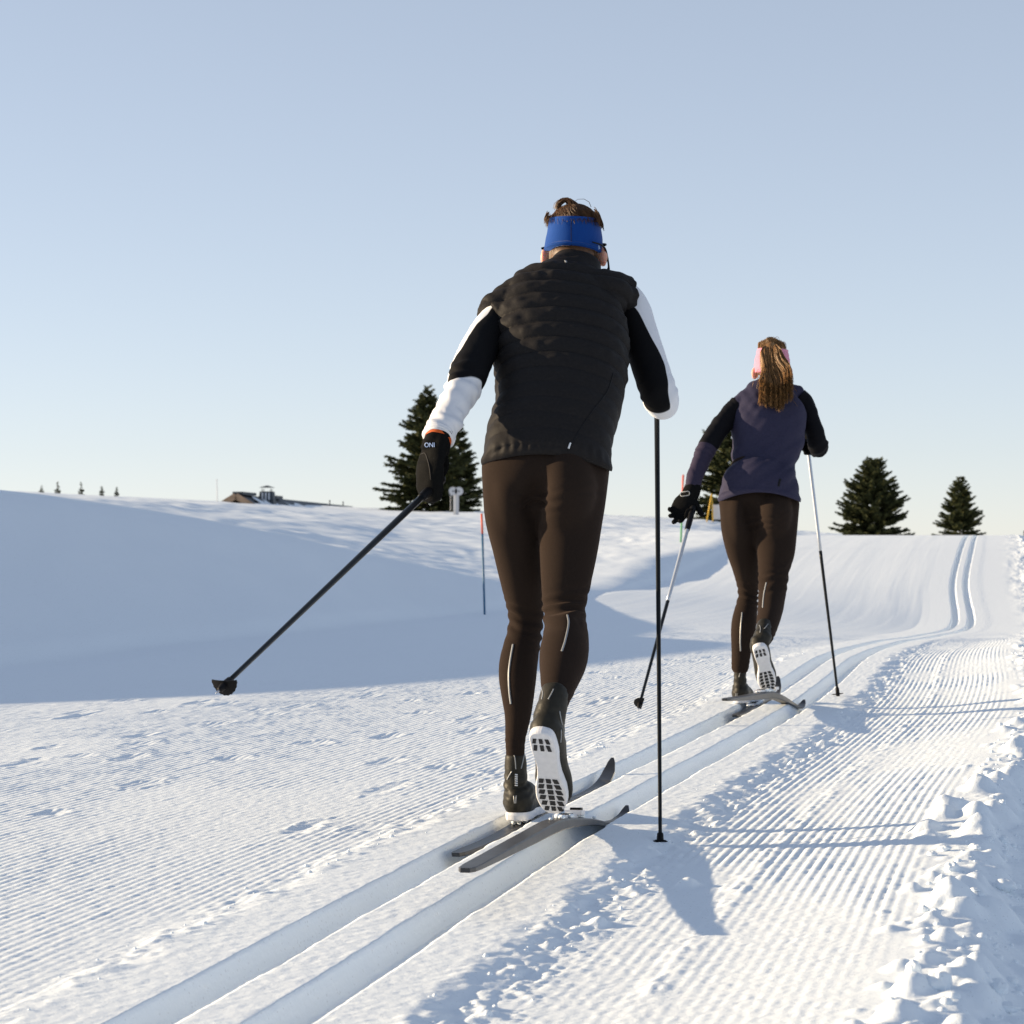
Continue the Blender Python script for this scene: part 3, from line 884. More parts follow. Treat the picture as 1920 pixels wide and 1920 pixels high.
def make_pole(label, group, top, tip, two_tone=False, half_bowl=False, facing=None, r_top=0.0082, r_tip=0.0048, strap_to=None):
    """cross-country pole: grip, strap, shaft, basket, steel tip"""
    top = np.asarray(top, float); tip = np.asarray(tip, float)
    d = norm(tip - top); L = np.linalg.norm(tip - top)
    root = thing('ski_pole', tip, label, 'ski pole', group); o = tip
    def at(t): return top + d * t
    def rad(t): return r_top + (r_tip - r_top) * min(1, max(0, (t - 0.15) / (L - 0.2)))
    side = norm(np.cross(d, np.array([0.2, 1, 0.3]))); oth = np.cross(d, side)
    if two_tone:
        ts = 0.15 + (L - 0.25) * 0.46
        V, F = loft([(at(0.12), rad(.12)), (at(0.3), rad(.3)), (at(ts), rad(ts))], m=14, per=6, cap='flat'); add('shaft', mesh_np('shaft', V - o, F), M['silver'], root, None)
        V, F = loft([(at(ts), rad(ts) * 1.02), (at(ts + .2), rad(ts + .2)), (at(L - 0.03), rad(L))], m=14, per=6, cap='flat')
        lo = add('shaft', mesh_np('shaft', V - o, F), M['carbon'], root); lo['label'] = 'black lower half of the shaft'
    else:
        V, F = loft([(at(0.12), rad(.12)), (at(L * .5), rad(L * .5)), (at(L - 0.03), rad(L))], m=14, per=8, cap='flat'); add('shaft', mesh_np('shaft', V - o, F), M['carbon'], root)
    V, F = loft([(at(0.0), 0.012), (at(0.015), 0.0155), (at(0.06), 0.013), (at(0.12), 0.0135), (at(0.165), 0.0115)], m=14, per=4); add('grip', mesh_np('grip', V - o, F), M['black'], root)
    # strap
    q = at(0.03)
    loop = [q + oth * .011, q + oth * .019 - side * .012 + d * .01, q + oth * .012 - side * .020 + d * .03, q - oth * .010 - side * .018 + d * .04, q - oth * .014 - side * .004 + d * .03]
    if strap_to is not None:
        w_ = np.asarray(strap_to, float) - q
        loop = [q + oth * .010, q + w_ * .35 + side * .012, q + w_ * .8 + side * .022, q + w_ * 1.05, q + w_ * .8 - side * .022, q + w_ * .35 - side * .012, q - oth * .008]
    V, F = loft([(c, 0.008, 0.0014) for c in loop], m=8, per=5, cap='flat'); add('strap', mesh_np('strap', V - o, F), M['glove'], root)
    # basket: a half disc dished towards the grip
    b0 = at(L - 0.045)
    n1 = norm(np.asarray(facing if facing is not None else side, float)); n1 = norm(n1 - np.dot(n1, d) * d); n2 = np.cross(d, n1)
    V = []; nu = 20; nr = 5
    for z in (0, 1):
        for i in range(nr + 1):
            for j in range(nu + 1):
                th = math.pi * (0.0 + j / nu); rr = (0.030 if half_bowl else 0.027) * i / nr
                rr2 = rr * (1 + (0.02 * (1 if j % 2 else -1) if i == nr else 0))
                V.append(b0 + n2 * math.cos(th) * rr2 * 1.02 + n1 * (math.sin(th) * rr2 * (1.25 if half_bowl else 1.1) - 0.012) - d * (rr * rr * 12 * (0.5 if half_bowl else 0.3)) + d * 0.003 * z)
    F = []; w = nu + 1; off = (nr + 1) * w
    for i in range(nr):
        for j in range(nu):
            q = [i * w + j, i * w + j + 1, (i + 1) * w + j + 1, (i + 1) * w + j]
            F += [q, [x + off for x in reversed(q)]]
    for j in range(nu): F.append([nr * w + j, nr * w + j + 1, nr * w + j + 1 + off, nr * w + j + off])
    for i in range(nr):
        for j in (0, nu): F.append([i * w + j, (i + 1) * w + j, (i + 1) * w + j + off, i * w + j + off])
    bk = add('basket', mesh_np('basket', np.array(V) - o, F, False), M['black'], root)
    V, F = loft([(at(L - 0.075), 0.0085), (at(L - 0.045), 0.0095), (at(L - 0.02), 0.006)], m=12, per=3); add('ferrule', mesh_np('ferrule', V - o, F), M['black'], root)
    V, F = loft([(at(L - 0.022), 0.0035), (at(L), 0.0010)], m=8, per=2, cap='flat'); add('tip', mesh_np('tip', V - o, F), M['steel'], root)
    return root

# ------------------------------------------------------------------ the man in front
MAN0 = P(1000, 1545, 7.05); MAN0[2] = 0.0

def build_man():
    O = MAN0
    left = [(958, 868, 7.13, 57, .92), (958, 930, 7.11, 52.5, 1.05), (961, 975, 7.12, 51, 1.08), (969, 1027, 7.15, 46, 1.08), (979, 1090, 7.18, 41, 1.05), (985, 1137, 7.21, 35, 1.05),
            (986, 1168, 7.21, 32, 1.08), (981, 1199, 7.19, 34, 1.1), (973, 1238, 7.15, 36.5, 1.12), (970.5, 1270, 7.12, 36, 1.1), (971, 1305, 7.10, 32, 1.08), (971, 1345, 7.09, 26, 1.08), (966, 1387, 7.085, 20.5, 1.1), (966, 1428, 7.085, 18.5, 1.15)]
    right = [(1079, 868, 7.16, 66, .92), (1074, 930, 7.11, 63.5, 1.0), (1070, 975, 7.08, 60.5, 1.0), (1066, 1027, 7.05, 56, 1.0), (1061, 1090, 7.01, 48, 1.0), (1057.5, 1137, 6.985, 41.5, 1.0),
             (1059.5, 1165, 6.96, 41, 1.0), (1061, 1199, 6.88, 44, 1.0), (1058, 1221, 6.83, 47, 1.0), (1055, 1246, 6.77, 45, .98), (1049, 1277, 6.70, 36.5, 1.0), (1043, 1309, 6.64, 28, 1.05), (1039, 1330, 6.62, 24, 1.1)]
    tors = [(1024, 884, 7.10, 122, .147), (1028, 850, 7.13, 120, .145), (1033, 815, 7.16, 117, .141), (1046, 765, 7.22, 117, .137), (1052, 700, 7.30, 123, .138), (1050, 640, 7.375, 128, .140),
            (1050, 590, 7.43, 122, .130), (1060, 553, 7.48, 95, .112), (1071, 527, 7.515, 62, .092), (1077, 511, 7.535, 50, .078), (1080, 499, 7.55, 47, .071)]
    refs = [(1, 0.0, -.06), (1, 0, -.05), (1, 0, 0), (1, .05, .06), (1, .12, .12), (1, .2, .17), (1, .25, .18), (1, .2, .16), (1, .1, .1), (1, .05, .05), (1, .0, .0)]
    def torso(k):
        return loft([(P(a, b, Y), hw * Y / FPX * k, (rb if k == 1 else min(rb, .122)) * k) for a, b, Y, hw, rb in tors], m=64, per=7, ref=refs, power=2.3)
    shL, shR = P(937, 594, 7.40), P(1172, 552, 7.53)
    mid = P(1066, 548, 7.47)
    armL = [(P(948, 592, 7.41), .056, .060), (P(922, 618, 7.37), .055, .058), (P(898, 655, 7.27), .054, .055), (P(880, 697, 7.16), .055, .056), (P(864, 733, 7.08), .050, .051), (P(845, 772, 7.00), .0445, .045), (P(829, 806, 6.94), .040, .041), (P(823, 822, 6.92), .042, .043)]
    armR = [(P(1166, 556, 7.52), .054, .058), (P(1183, 578, 7.52), .055, .058), (P(1200, 625, 7.49), .0525, .056), (P(1216, 680, 7.46), .054, .056), (P(1232, 728, 7.43), .055, .054), (P(1240, 752, 7.46), .050, .050), (P(1243, 757, 7.56), .045, .045), (P(1245, 752, 7.66), .037, .037), (P(1246, 748, 7.71), .035, .035)]
    # --- body, one continuous skin under the clothes
    hc = P(1077, 454, 7.60); hf = np.array([0.16, 0.985, -0.02]); hu = np.array([-0.02, 0.0, 1.0])
    b = Part()
    at = make_head(b, hc, hf, hu, 1.0, P(1076, 520, 7.52))
    b.put(*torso(0.86))
    b.put(*loft([(shL + (mid - shL) * .1, .048), (mid, .06), (shR + (mid - shR) * .1, .048)], m=20, per=5, ref=(0, 1, 0)))
    for arm in (armL, armR):
        b.put(*loft([(c, ra * .82, rb * .82) for c, ra, rb in arm], m=18, per=5))
    b.put(*loft(leg_ctrl(left, .80), m=22, per=4)); b.put(*loft(leg_ctrl(right, .80), m=22, per=4))
    b.put(*loft([(P(1022, 850, 7.14), .145, .085), (P(1020, 900, 7.13), .145, .080), (P(1019, 935, 7.12), .120, .06)], m=24, per=4))
    # feet inside the boots
    fl = norm([.21, 1, 0]); HL = P(966, 1548, 7.05); HL[2] = 0.000
    HR, TR = P(1011, 1374, 6.53), P(1041, 1530, 6.725); fr_ = norm(TR - HR)
    rR = norm([1, -.2, -.15]); uR = np.cross(norm(rR - np.dot(rR, fr_) * fr_), fr_)
    aL = HL + fl * .06 + np.array([0, 0, .10]); aR = HR + fr_ * .06 + uR * .10
    for H, f, u, a_ in ((HL, fl, np.array([0, 0, 1.0]), aL), (HR, fr_, uR, aR)):
        b.put(*loft([(H + f * .02 + u * .04, .026), (H + f * .07 + u * .05, .031, .038), (H + f * .15 + u * .042, .033, .030), (H + f * .24 + u * .034, .034, .018), (H + f * .27 + u * .03, .022, .012)], m=14, per=3))
    b.put(*loft([(aL - np.array([0, 0, .04]), .028), (P(966, 1428, 7.085), .026)], m=12, per=3)); b.put(*loft([(aR - uR * .04, .028), (P(1039, 1330, 6.62), .03)], m=12, per=3))
    # hands (gloved)
    WL = P(821, 826, 6.92); dL = norm([-.050, -.035, -.165]); nL = norm([.80, .55, -.1])
    cL = [(.25, .45, .35), (.3, .5, .4), (.3, .55, .4), (.35, .55, .45)]
    WR = P(1246, 748, 7.70); dR = norm([0.0, 1, .10]); nR = norm([-1, .15, 0])
    cR = [(.9, 1.2, .9)] * 4
    hL = hand(WL, dL, nL, False, cL, 1.0, .72, fingers=False); hR = hand(WR, dR, nR, True, cR, 1.0, .72, fingers=False)   # fingers are in the gloves
    for h in (hL, hR): b.put(*h.arr())
    V, F, N = fuse(b, 0.0075, 5)
    body = add('person', mesh_np('person', V - O, F), M['skin'], None, O)
    tag(body, 'man skiing in front, black vest over white sleeves, dark tights and blue headband', 'person')
    for sx in (-1, 1):
        p = Part(); p.put(*ball(at(sx * .032, .080, .004), .0115, None, 12, 8)); p.build('eye', M['eye'], body, O, True)
    # --- tights
    p = Part()
    p.put(*loft(leg_ctrl(left), m=36, per=6)); p.put(*loft(leg_ctrl(right), m=36, per=6))
    p.put(*loft([(P(1022, 835, 7.14), .172, .122), (P(1023, 870, 7.12), .176, .128), (P(1021, 905, 7.105), .172, .125), (P(1019, 935, 7.10), .140, .09), (P(1017, 960, 7.10), .085, .05)], m=40, per=5, ref=(1, 0, -.04)))
    p.put(*ball(P(962, 922, 7.125), (.076, .115, .165), None, 28, 20)); p.put(*ball(P(1060, 920, 7.065), (.090, .125, .150), None, 28, 20))
    V, F, N = fuse(p, 0.0052, 55)
    zax = np.array([0, 0, 1.0]); uL = norm(P(960, 1000, 7.13) - P(985, 1165, 7.2)); uRt = norm(P(1066, 1027, 7.05) - P(1058, 1150, 6.98))
    d = (fold(V, P(985, 1172, 7.16), zax + np.array([.18, 0, 0]), 0.030, 0.050, 0.0058, .13, 3)
         + fold(V, P(1050, 1142, 6.94), zax - np.array([.25, 0, 0]), 0.034, 0.045, 0.0056, .12, 13)
         + fold(V, P(1045, 935, 7.02), zax - np.array([.28, 0, 0]), 0.030, 0.030, 0.0066, .11, 23)
         + fold(V, P(966, 1395, 7.08), zax, 0.022, 0.03, 0.0018, .1, 33) + fold(V, P(1042, 1300, 6.64), zax, 0.024, 0.03, 0.0020, .1, 43)
         + 0.0011 * vn3(V[:, 0] * 16, V[:, 1] * 16, V[:, 2] * 7, 53))
    # seat seam
    xs_ = V[:, 0] - P(1006, 900, 7.0)[0] - 0.10 * (V[:, 2] - 0.92)
    bk = sst(7.10, 7.02, V[:, 1]) * np.exp(-((V[:, 2] - 0.905) / 0.065) ** 2)
    d += bk * (-.026 * np.exp(-(xs_ / .030) ** 2) + .010 * np.exp(-((xs_ - .085) / .05) ** 2) + .008 * np.exp(-((xs_ + .080) / .05) ** 2))
    V = V + N * d[:, None]
    tights = add('tights', mesh_np('tights', V - O, F), M['tights'], body)
    bv = bvh_of(V, F)
    stripe('reflective_strip', bv, [(962, 1208), (956.5, 1240), (954, 1265), (955, 1295), (958, 1320)], .0055, M['reflect'], tights, O)
    stripe('reflective_strip', bv, [(1064, 1153), (1066, 1170), (1060, 1200), (1053.5, 1221)], .0055, M['reflect'], tights, O)
    # --- sleeves of the white shirt with their black panels
    def panelL(t, th):
        deg = np.degrees(th); deg = np.where(deg > 200, deg - 360, deg)
        hi = 106 + 46 * sst(.22, .50, t) + 6 * np.sin(t * 30); lo = -80
        return np.minimum(np.minimum(hi - deg, deg - lo) / 40.0, ((.555 + .05 * np.cos(th - 2.6)) - t) * 7)
    def panelR(t, th):
        deg = np.degrees(th)
        lo = 112 - 57 * sst(.05, .38, t) + 4 * np.sin(t * 26)
        return np.minimum(np.minimum(deg - lo, 255 - deg) / 40.0, np.minimum((.57 + .02 * np.cos(th - 1.4) - t) * 7, (t - .02) * 6))
    def crL(t, th, V):
        n1 = vn3(V[..., 0] * 16 + V[..., 2] * 14, V[..., 1] * 14, V[..., 2] * 30, 5)
        n2 = vn3(V[..., 0] * 40, V[..., 1] * 30, V[..., 2] * 55 + V[..., 0] * 30, 6)
        w = sst(.40, .56, t) * (1 - .3 * sst(.9, 1, t))
        return (0.0052 * n1 + 0.0036 * n2) * (.30 + .9 * w) + .0032 * np.sin(t * 95 + 2 * np.cos(th)) * np.exp(-((t - .55) / .09) ** 2) + .0028 * np.sin(t * 130 + 1.5 * np.sin(th)) * sst(.80, .93, t)
    def crR(t, th, V):
        n1 = vn3(V[..., 0] * 16, V[..., 1] * 14, V[..., 2] * 24, 15)
        return 0.0022 * n1 + .0022 * np.sin(t * 90 + 2 * np.cos(th)) * np.exp(-((t - .55) / .09) ** 2)
    for arm, pf, cf in ((armL, panelL, crL), (armR, panelR, crR)):
        V, F, tt, th = loft(arm, m=72, per=14, disp=cf, params=True, cap='flat')
        add('sleeve', mesh_np('sleeve', V - O, F, True, {'panel': pf(tt, th)}), M['sleeve'], body)
    V, F = loft([(c, ra * .93, rb * .93) for c, ra, rb in [(armL[-2][0], .036, .037), (P(821, 826, 6.915), .040, .041)]], m=24, per=4, cap='flat'); add('cuff_lining', mesh_np('cuff_lining', V - O, F), M['orange'], body)
    # --- gloves
    for h, W, dd, sgn in ((hL, WL, dL, 0), (hR, WR, dR, 1)):
        g = hand(W, dd, nL if sgn == 0 else nR, bool(sgn), cL if sgn == 0 else cR, 1.24, 1.02, 0.15 if sgn == 0 else 0, (0.75, 0.45, 0.4) if sgn == 0 else (.6, .5, .6), 0.6 if sgn == 0 else .8)
        g.put(*loft([(W - dd * .030, .036, .036), (W - dd * .005, .037, .035), (W + dd * .03, .041, .030)], m=20, per=4, ref=(1, 0, 0)))
        if sgn == 0:   # split mitten shell over the fingers
            a_ = np.cross(nL - np.dot(nL, dL) * dL, dL)
            g.put(*loft([(W + dd * .07, .050, .030), (W + dd * .10 + nL * .008, .052, .031), (W + dd * .135 + nL * .022, .048, .028), (W + dd * .165 + nL * .042, .036, .022)], m=22, per=4, ref=a_))
        V, F, N = fuse(g, 0.0042, 4)
        V = V + N * (0.0016 * vn3(V[:, 0] * 40, V[:, 1] * 40, V[:, 2] * 40, 3) + fold(V, W + dd * .02, dd, .020, .03, .0016, .1, 4))[:, None]
        gl = add('glove', mesh_np('glove', V - O, F), M['glove'], body)
        if sgn == 0:
            bv = bvh_of(V, F)
            h0 = on_surface(bv, 808, 835)
            if h0 is not None:
                nn = norm(h0[1] + np.array([-.25, -.5, 0])); rt = norm(np.cross(np.array([0, 0, 1.0]), nn)) 
                flat_text('lettering', 'ONI', 0.018, h0[0] + nn * .007, rt, np.array([0, 0, 1.0]), M['blue_print'], gl, O, bv)
            stripe('seam', bv, [(789, 852), (797, 850), (802, 862), (806, 880), (808, 900)], .003, M['seam'], gl, O)
    # --- quilted vest
    p = Part()
    p.put(*torso(1.0))
    p.put(*loft([(P(922, 598, 7.39), .062, .060), (P(936, 590, 7.40), .068, .064), (P(985, 566, 7.43), .084, .072), (mid, .085, .07), (P(1126, 552, 7.465), .088, .074), (P(1158, 554, 7.495), .072, .066), (P(1180, 556, 7.51), .062, .060)], m=28, per=6, ref=(0, 1, 0), cap='flat'))
    V, F, N = fuse(p, 0.0045, 7)
    hz = cut_hem(V, lambda px: 852 + 25 * ((px - 1022) / 120) ** 2 + 5 * (px - 1022) / 120)
    ax = norm(P(1066, 540, 7.49) - P(1026, 860, 7.12)); hemc = P(1026, 860, 7.12)
    rl = np.array([1, .15, .12])
    h = (V - hemc) @ ax - 0.10 * (V[:, 0] - 0.12) * sst(0.2, 0.55, (V - hemc) @ ax)
    lon = vn3(V[:, 0] * 7, V[:, 1] * 7, V[:, 2] * 5, 61)
    ph = (h + 0.006 * lon) / 0.056
    baf = np.abs(np.sin(np.pi * ph)) ** 0.55
    wl = sst(0.16, 0.30, h)                                   # quilting is crisp on the upper back, soft below
    diag = V[:, 2] * 26 + V[:, 0] * 17
    wr = vn3(diag, V[:, 0] * 9 - V[:, 2] * 6, V[:, 1] * 8, 63) * (sst(.30, .48, h) * sst(.16, -.06, V[:, 0]))
    crumple = vn3(V[:, 0] * 38 + V[:, 2] * 22, V[:, 1] * 30, V[:, 2] * 46 - V[:, 0] * 20, 65) * (0.35 + 0.65 * np.clip(-np.cos(2 * np.pi * ph), 0, 1))
    d = 0.0105 * (baf - .6) * (0.42 + .58 * wl) * (1 - .6 * sst(.60, .68, h)) + 0.0135 * wr + 0.0042 * crumple * (0.4 + .6 * wl) + 0.004 * vn3(V[:, 0] * 10, V[:, 1] * 10, V[:, 2] * 16 + V[:, 0] * 6, 67) * (1 - wl)
    d = d * sst(.0, .03, hz) + 0.0040 * np.exp(-((hz - .012) / .012) ** 2) + .0016 * np.sin(V[:, 0] * 260 + 2 * lon) * np.exp(-((hz - .030) / .016) ** 2)
    V = V + N * d[:, None]
    vest = add('vest', mesh_np('vest', V - O, F), M['vest'], body)
    bv = bvh_of(V, F)
    stripe('seam', bv, [(1150, 700), (1138, 735), (1108, 775), (1088, 805), (1064, 845)], .0035, M['seam'], vest, O, n=20)
    stripe('seam_tag', bv, [(1069, 831), (1067, 836), (1065.5, 841)], .004, M['white_print'], vest, O, lift=.004)
    stripe('collar_logo', bv, [(1060, 489), (1061, 491), (1062, 492)], .006, M['reflect'], vest, O, lift=.002)
    # --- boots
    bo, V, F, _, _ = make_boot(body, O, HL, fl, np.array([1, -.2, 0]), .30, [P(967, 1480, 7.10), P(967, 1440, 7.088), P(967, 1416, 7.085)], [.034, .031, .029])
    bv = bvh_of(V, F)
    for pth in ([(952, 1413), (957, 1412), (963, 1413), (966, 1425), (967, 1442)], [(983, 1414), (980, 1428), (977, 1441)], [(963.5, 1492), (964, 1499), (964.8, 1506)], [(968, 1492), (967.5, 1499), (967, 1506)], [(951, 1462), (956, 1452), (960, 1446)]):
        stripe('reflective_strip', bv, pth, .0028, M['reflect'], bo, O, n=6)
    for k in range(6):
        y = 1452 + k * 4.0
        stripe('lettering', bv, [(965.5, y), (968, y + .4), (970.5, y + .8)], .0036, M['white_print'], bo, O, n=4)
    bo, V, F, _, _ = make_boot(body, O, HR, fr_, rR, .303, [P(1030, 1345, 6.615), P(1037, 1318, 6.625), P(1041, 1296, 6.645)], [.042, .039, .037])
    bv = bvh_of(V, F)
    for pth in ([(1016, 1292), (1018, 1300), (1016, 1311)], [(1038, 1292), (1033, 1302), (1028, 1311)], [(1049, 1333), (1051, 1345), (1054, 1359)], [(1052, 1368), (1052, 1380), (1051, 1392)]):
        stripe('reflective_strip', bv, pth, .0028, M['reflect'], bo, O, n=6)
    # --- headband
    R = np.stack([norm(np.cross(norm(hf), hu)), norm(hf), norm(hu)], 1)
    def hb(x, y, z): return hc + R @ np.array([x, y, z])
    cb = loft([(hb(-.003, -.002, -.034), .0895, .108), (hb(-.002, 0, -.02), .0885, .1075), (hb(0, 0, .01), .0845, .1045), (hb(.001, 0, .045), .079, .0995), (hb(.002, 0, .067), .0755, .0965)], m=64, per=7, ref=R[:, 0], cap='flat',
              disp=lambda t, th, V: .0012 * vn3(V[..., 0] * 25, V[..., 1] * 25, V[..., 2] * 60, 3) - .0015 * np.exp(-((t - .03) / .02) ** 2))
    band = add('headband', mesh_np('headband', cb[0] - O, cb[1]), M['blue_band'], body)
    bv = bvh_of(*cb)
    stripe('seam', bv, [(1071, 411), (1071, 440), (1071.5, 472)], .0014, M['seam'], band, O)
    stripe('logo', bv, [(1122.6, 460.5), (1122.9, 464), (1123.2, 467)], .0075, M['blue_print'], band, O, n=4)
    # --- sunglasses held on by a cord
    sg = Part()
    sg.put(*loft([(hb(-.094, -.022, -.018), .004), (hb(-.096, .0, -.014), .003), (hb(-.082, .072, .0), .0035), (hb(-.05, .100, .004), .004)], m=8, per=4, ref=(0, 0, 1)))
    sg.put(*loft([(hb(.094, -.030, -.016), .004), (hb(.094, .0, -.012), .003), (hb(.082, .072, .0), .0035), (hb(.05, .100, .004), .004)], m=8, per=4, ref=(0, 0, 1)))
    sg.put(*loft([(hb(-.052, .099, .010), .004), (hb(0, .112, .012), .004), (hb(.052, .099, .010), .004)], m=8, per=4, ref=(0, 0, 1)))
    gl = sg.build('sunglasses', M['black'], body, O, True)
    for sx in (-1, 1):
        l = Part(); l.put(*loft([(hb(sx * .066, .088, -.004), .008, .018), (hb(sx * .038, .106, -.006), .004, .024), (hb(sx * .010, .110, -.006), .004, .016)], m=14, per=4, ref=(0, 0.3, 0))); l.build('lens', M['lens'], gl, O, True)
    cd = Part()
    cd.put(*loft([(hb(.066, -.088, -.014), .0022), (hb(.085, -.058, -.018), .0026), (hb(.095, -.030, -.026), .003), (hb(.100, -.015, -.050), .003), (hb(.103, -.01, -.078), .003), (hb(.101, -.01, -.090), .006), (hb(.100, -.008, -.098), .006), (hb(.094, .0, -.115), .003), (hb(.08, .02, -.135), .003)], m=8, per=5, ref=(0, 1, 0)))
    cd.build('cord', M['black'], gl, O, True)
    # --- hair: nape and the windblown top
    hp = Part()
    hp.put(*ball(hb(0, -.004, .022), np.array([.0775, .0965, .090]), R, 28, 18))
    hp.put(*ball(hb(0, -.008, -.045), np.array([.074, .092, .056]), R, 24, 14))
    hair = hp.build('hair', M['hair_man'], body, O, True)
    r4 = np.random.default_rng(21); paths = []
    for i in range(2600):
        u = r4.uniform(-1, 1); w = r4.uniform(-1, 1)
        if u * u + w * w > .80: continue
        x0, y0 = u * .074, w * .090
        z0 = .022 + .089 * math.sqrt(max(0, 1 - (x0 / .078) ** 2 - (y0 / .097) ** 2))
        p0 = np.array([x0, y0, z0]); out = norm(np.array([x0 / .075, y0 / .097, .9 * (z0 - .01) / .086]))
        sweep = norm(np.array([.45 + .7 * u, -.75 + .3 * w, .05]) + r4.normal(0, .22, 3)); sweep = norm(sweep - out * np.dot(sweep, out))
        ln = r4.uniform(.024, .044); k = np.linspace(0, 1, 6)[:, None]
        paths.append(p0 + (out * (k * .42 - k ** 2 * .30) + sweep * k * .85 + np.array([0, 0, -1]) * k ** 2.2 * .30) * ln)
    for i in range(420):                                      # side locks falling over the band
        sx = r4.choice([-1, 1]); w = r4.uniform(-.8, .35)
        p0 = np.array([sx * .070, w * .085, .074 + r4.normal(0, .006)]); k = np.linspace(0, 1, 6)[:, None]
        ln = r4.uniform(.018, .032) * (1.35 if sx > 0 else .8)
        paths.append(p0 + np.array([sx * .42, -.2, .25]) * k * ln * .8 + np.array([sx * .1, -.1, -1]) * k ** 1.8 * ln + r4.normal(0, .001, 3))
    for i in range(120):                                      # the loose curl standing up
        q = r4.normal(0, .006, 3); k = np.linspace(0, np.pi, 6)
        e = np.stack([-.022 + .026 * np.cos(k) * (1 + q[0] * 8) + q[0], -.03 + .004 * k + q[1], .098 + .026 * np.sin(k) + q[2] * .5], 1)
        paths.append(e)
    q = np.linspace(0, np.pi, 6); paths.append(np.stack([.025 + .03 * np.cos(q), -.02 + 0 * q, .100 + .026 * np.sin(q)], 1))
    for i in range(330):                                      # nape
        a0 = r4.uniform(-1.25, 1.25); p0 = np.array([math.sin(a0) * .074, -math.cos(a0) * .092, -.03]); k = np.linspace(0, 1, 6)[:, None]
        paths.append(p0 + np.array([math.sin(a0) * .08, -math.cos(a0) * .08, -1]) * k * r4.uniform(.03, .05) + r4.normal(0, .001, 3))
    V, F = strands(np.array(paths) @ R.T + hc, .0011, .0004)
    add('hair_strands', mesh_np('hair_strands', V - O, F), M['hair_man'], hair)
    return body
man = build_man()

make_ski('ski under the front man, flat in the left groove of the track', 'skis of the two skiers',
         [(float(XC(y)) - .1125 - .012 * (y < 6.6), y, z) for y, z in ((6.46, -.018), (6.8, -.026), (7.2, -.026), (7.6, -.026), (8.0, -.028), (8.22, -.018), (8.34, .010), (8.41, .054))], 0.42)
make_ski('ski of the front man with its tail lifted over the ridge between the grooves', 'skis of the two skiers',
         [P(872, 1632, 5.22), P(925, 1605, 5.62), P(985, 1574, 6.06), P(1043, 1546, 6.54), P(1095, 1541, 7.00), P(1130, 1545, 7.30), P(1155, 1541, 7.48), P(1168, 1530, 7.56), P(1176, 1512, 7.61)], 0.640)
make_pole('black pole swung back from the left hand of the front man', 'poles of the two skiers',
          P(828, 897, 6.973), P(405, 1300, 5.62), half_bowl=True, facing=(.10, .29, -.9), r_top=.0095, r_tip=.0055, strap_to=P(832, 850, 6.93))
make_pole('black pole planted upright beside the front man under his right elbow', 'poles of the two skiers',
          P(1231, 700, 7.68), np.array([.387, 6.62, float(gz(.387, 6.62)) - .040]), facing=(0, -1, .2))
# ------------------------------------------------------------------ the woman ahead
WOM0 = P(1395, 1325, 11.5); WOM0[2] = float(E0(11.5))
M['w_sleeve'] = mat_panel('purple_black_sleeve', (0.040, 0.033, 0.056), (0.007, 0.007, 0.009))

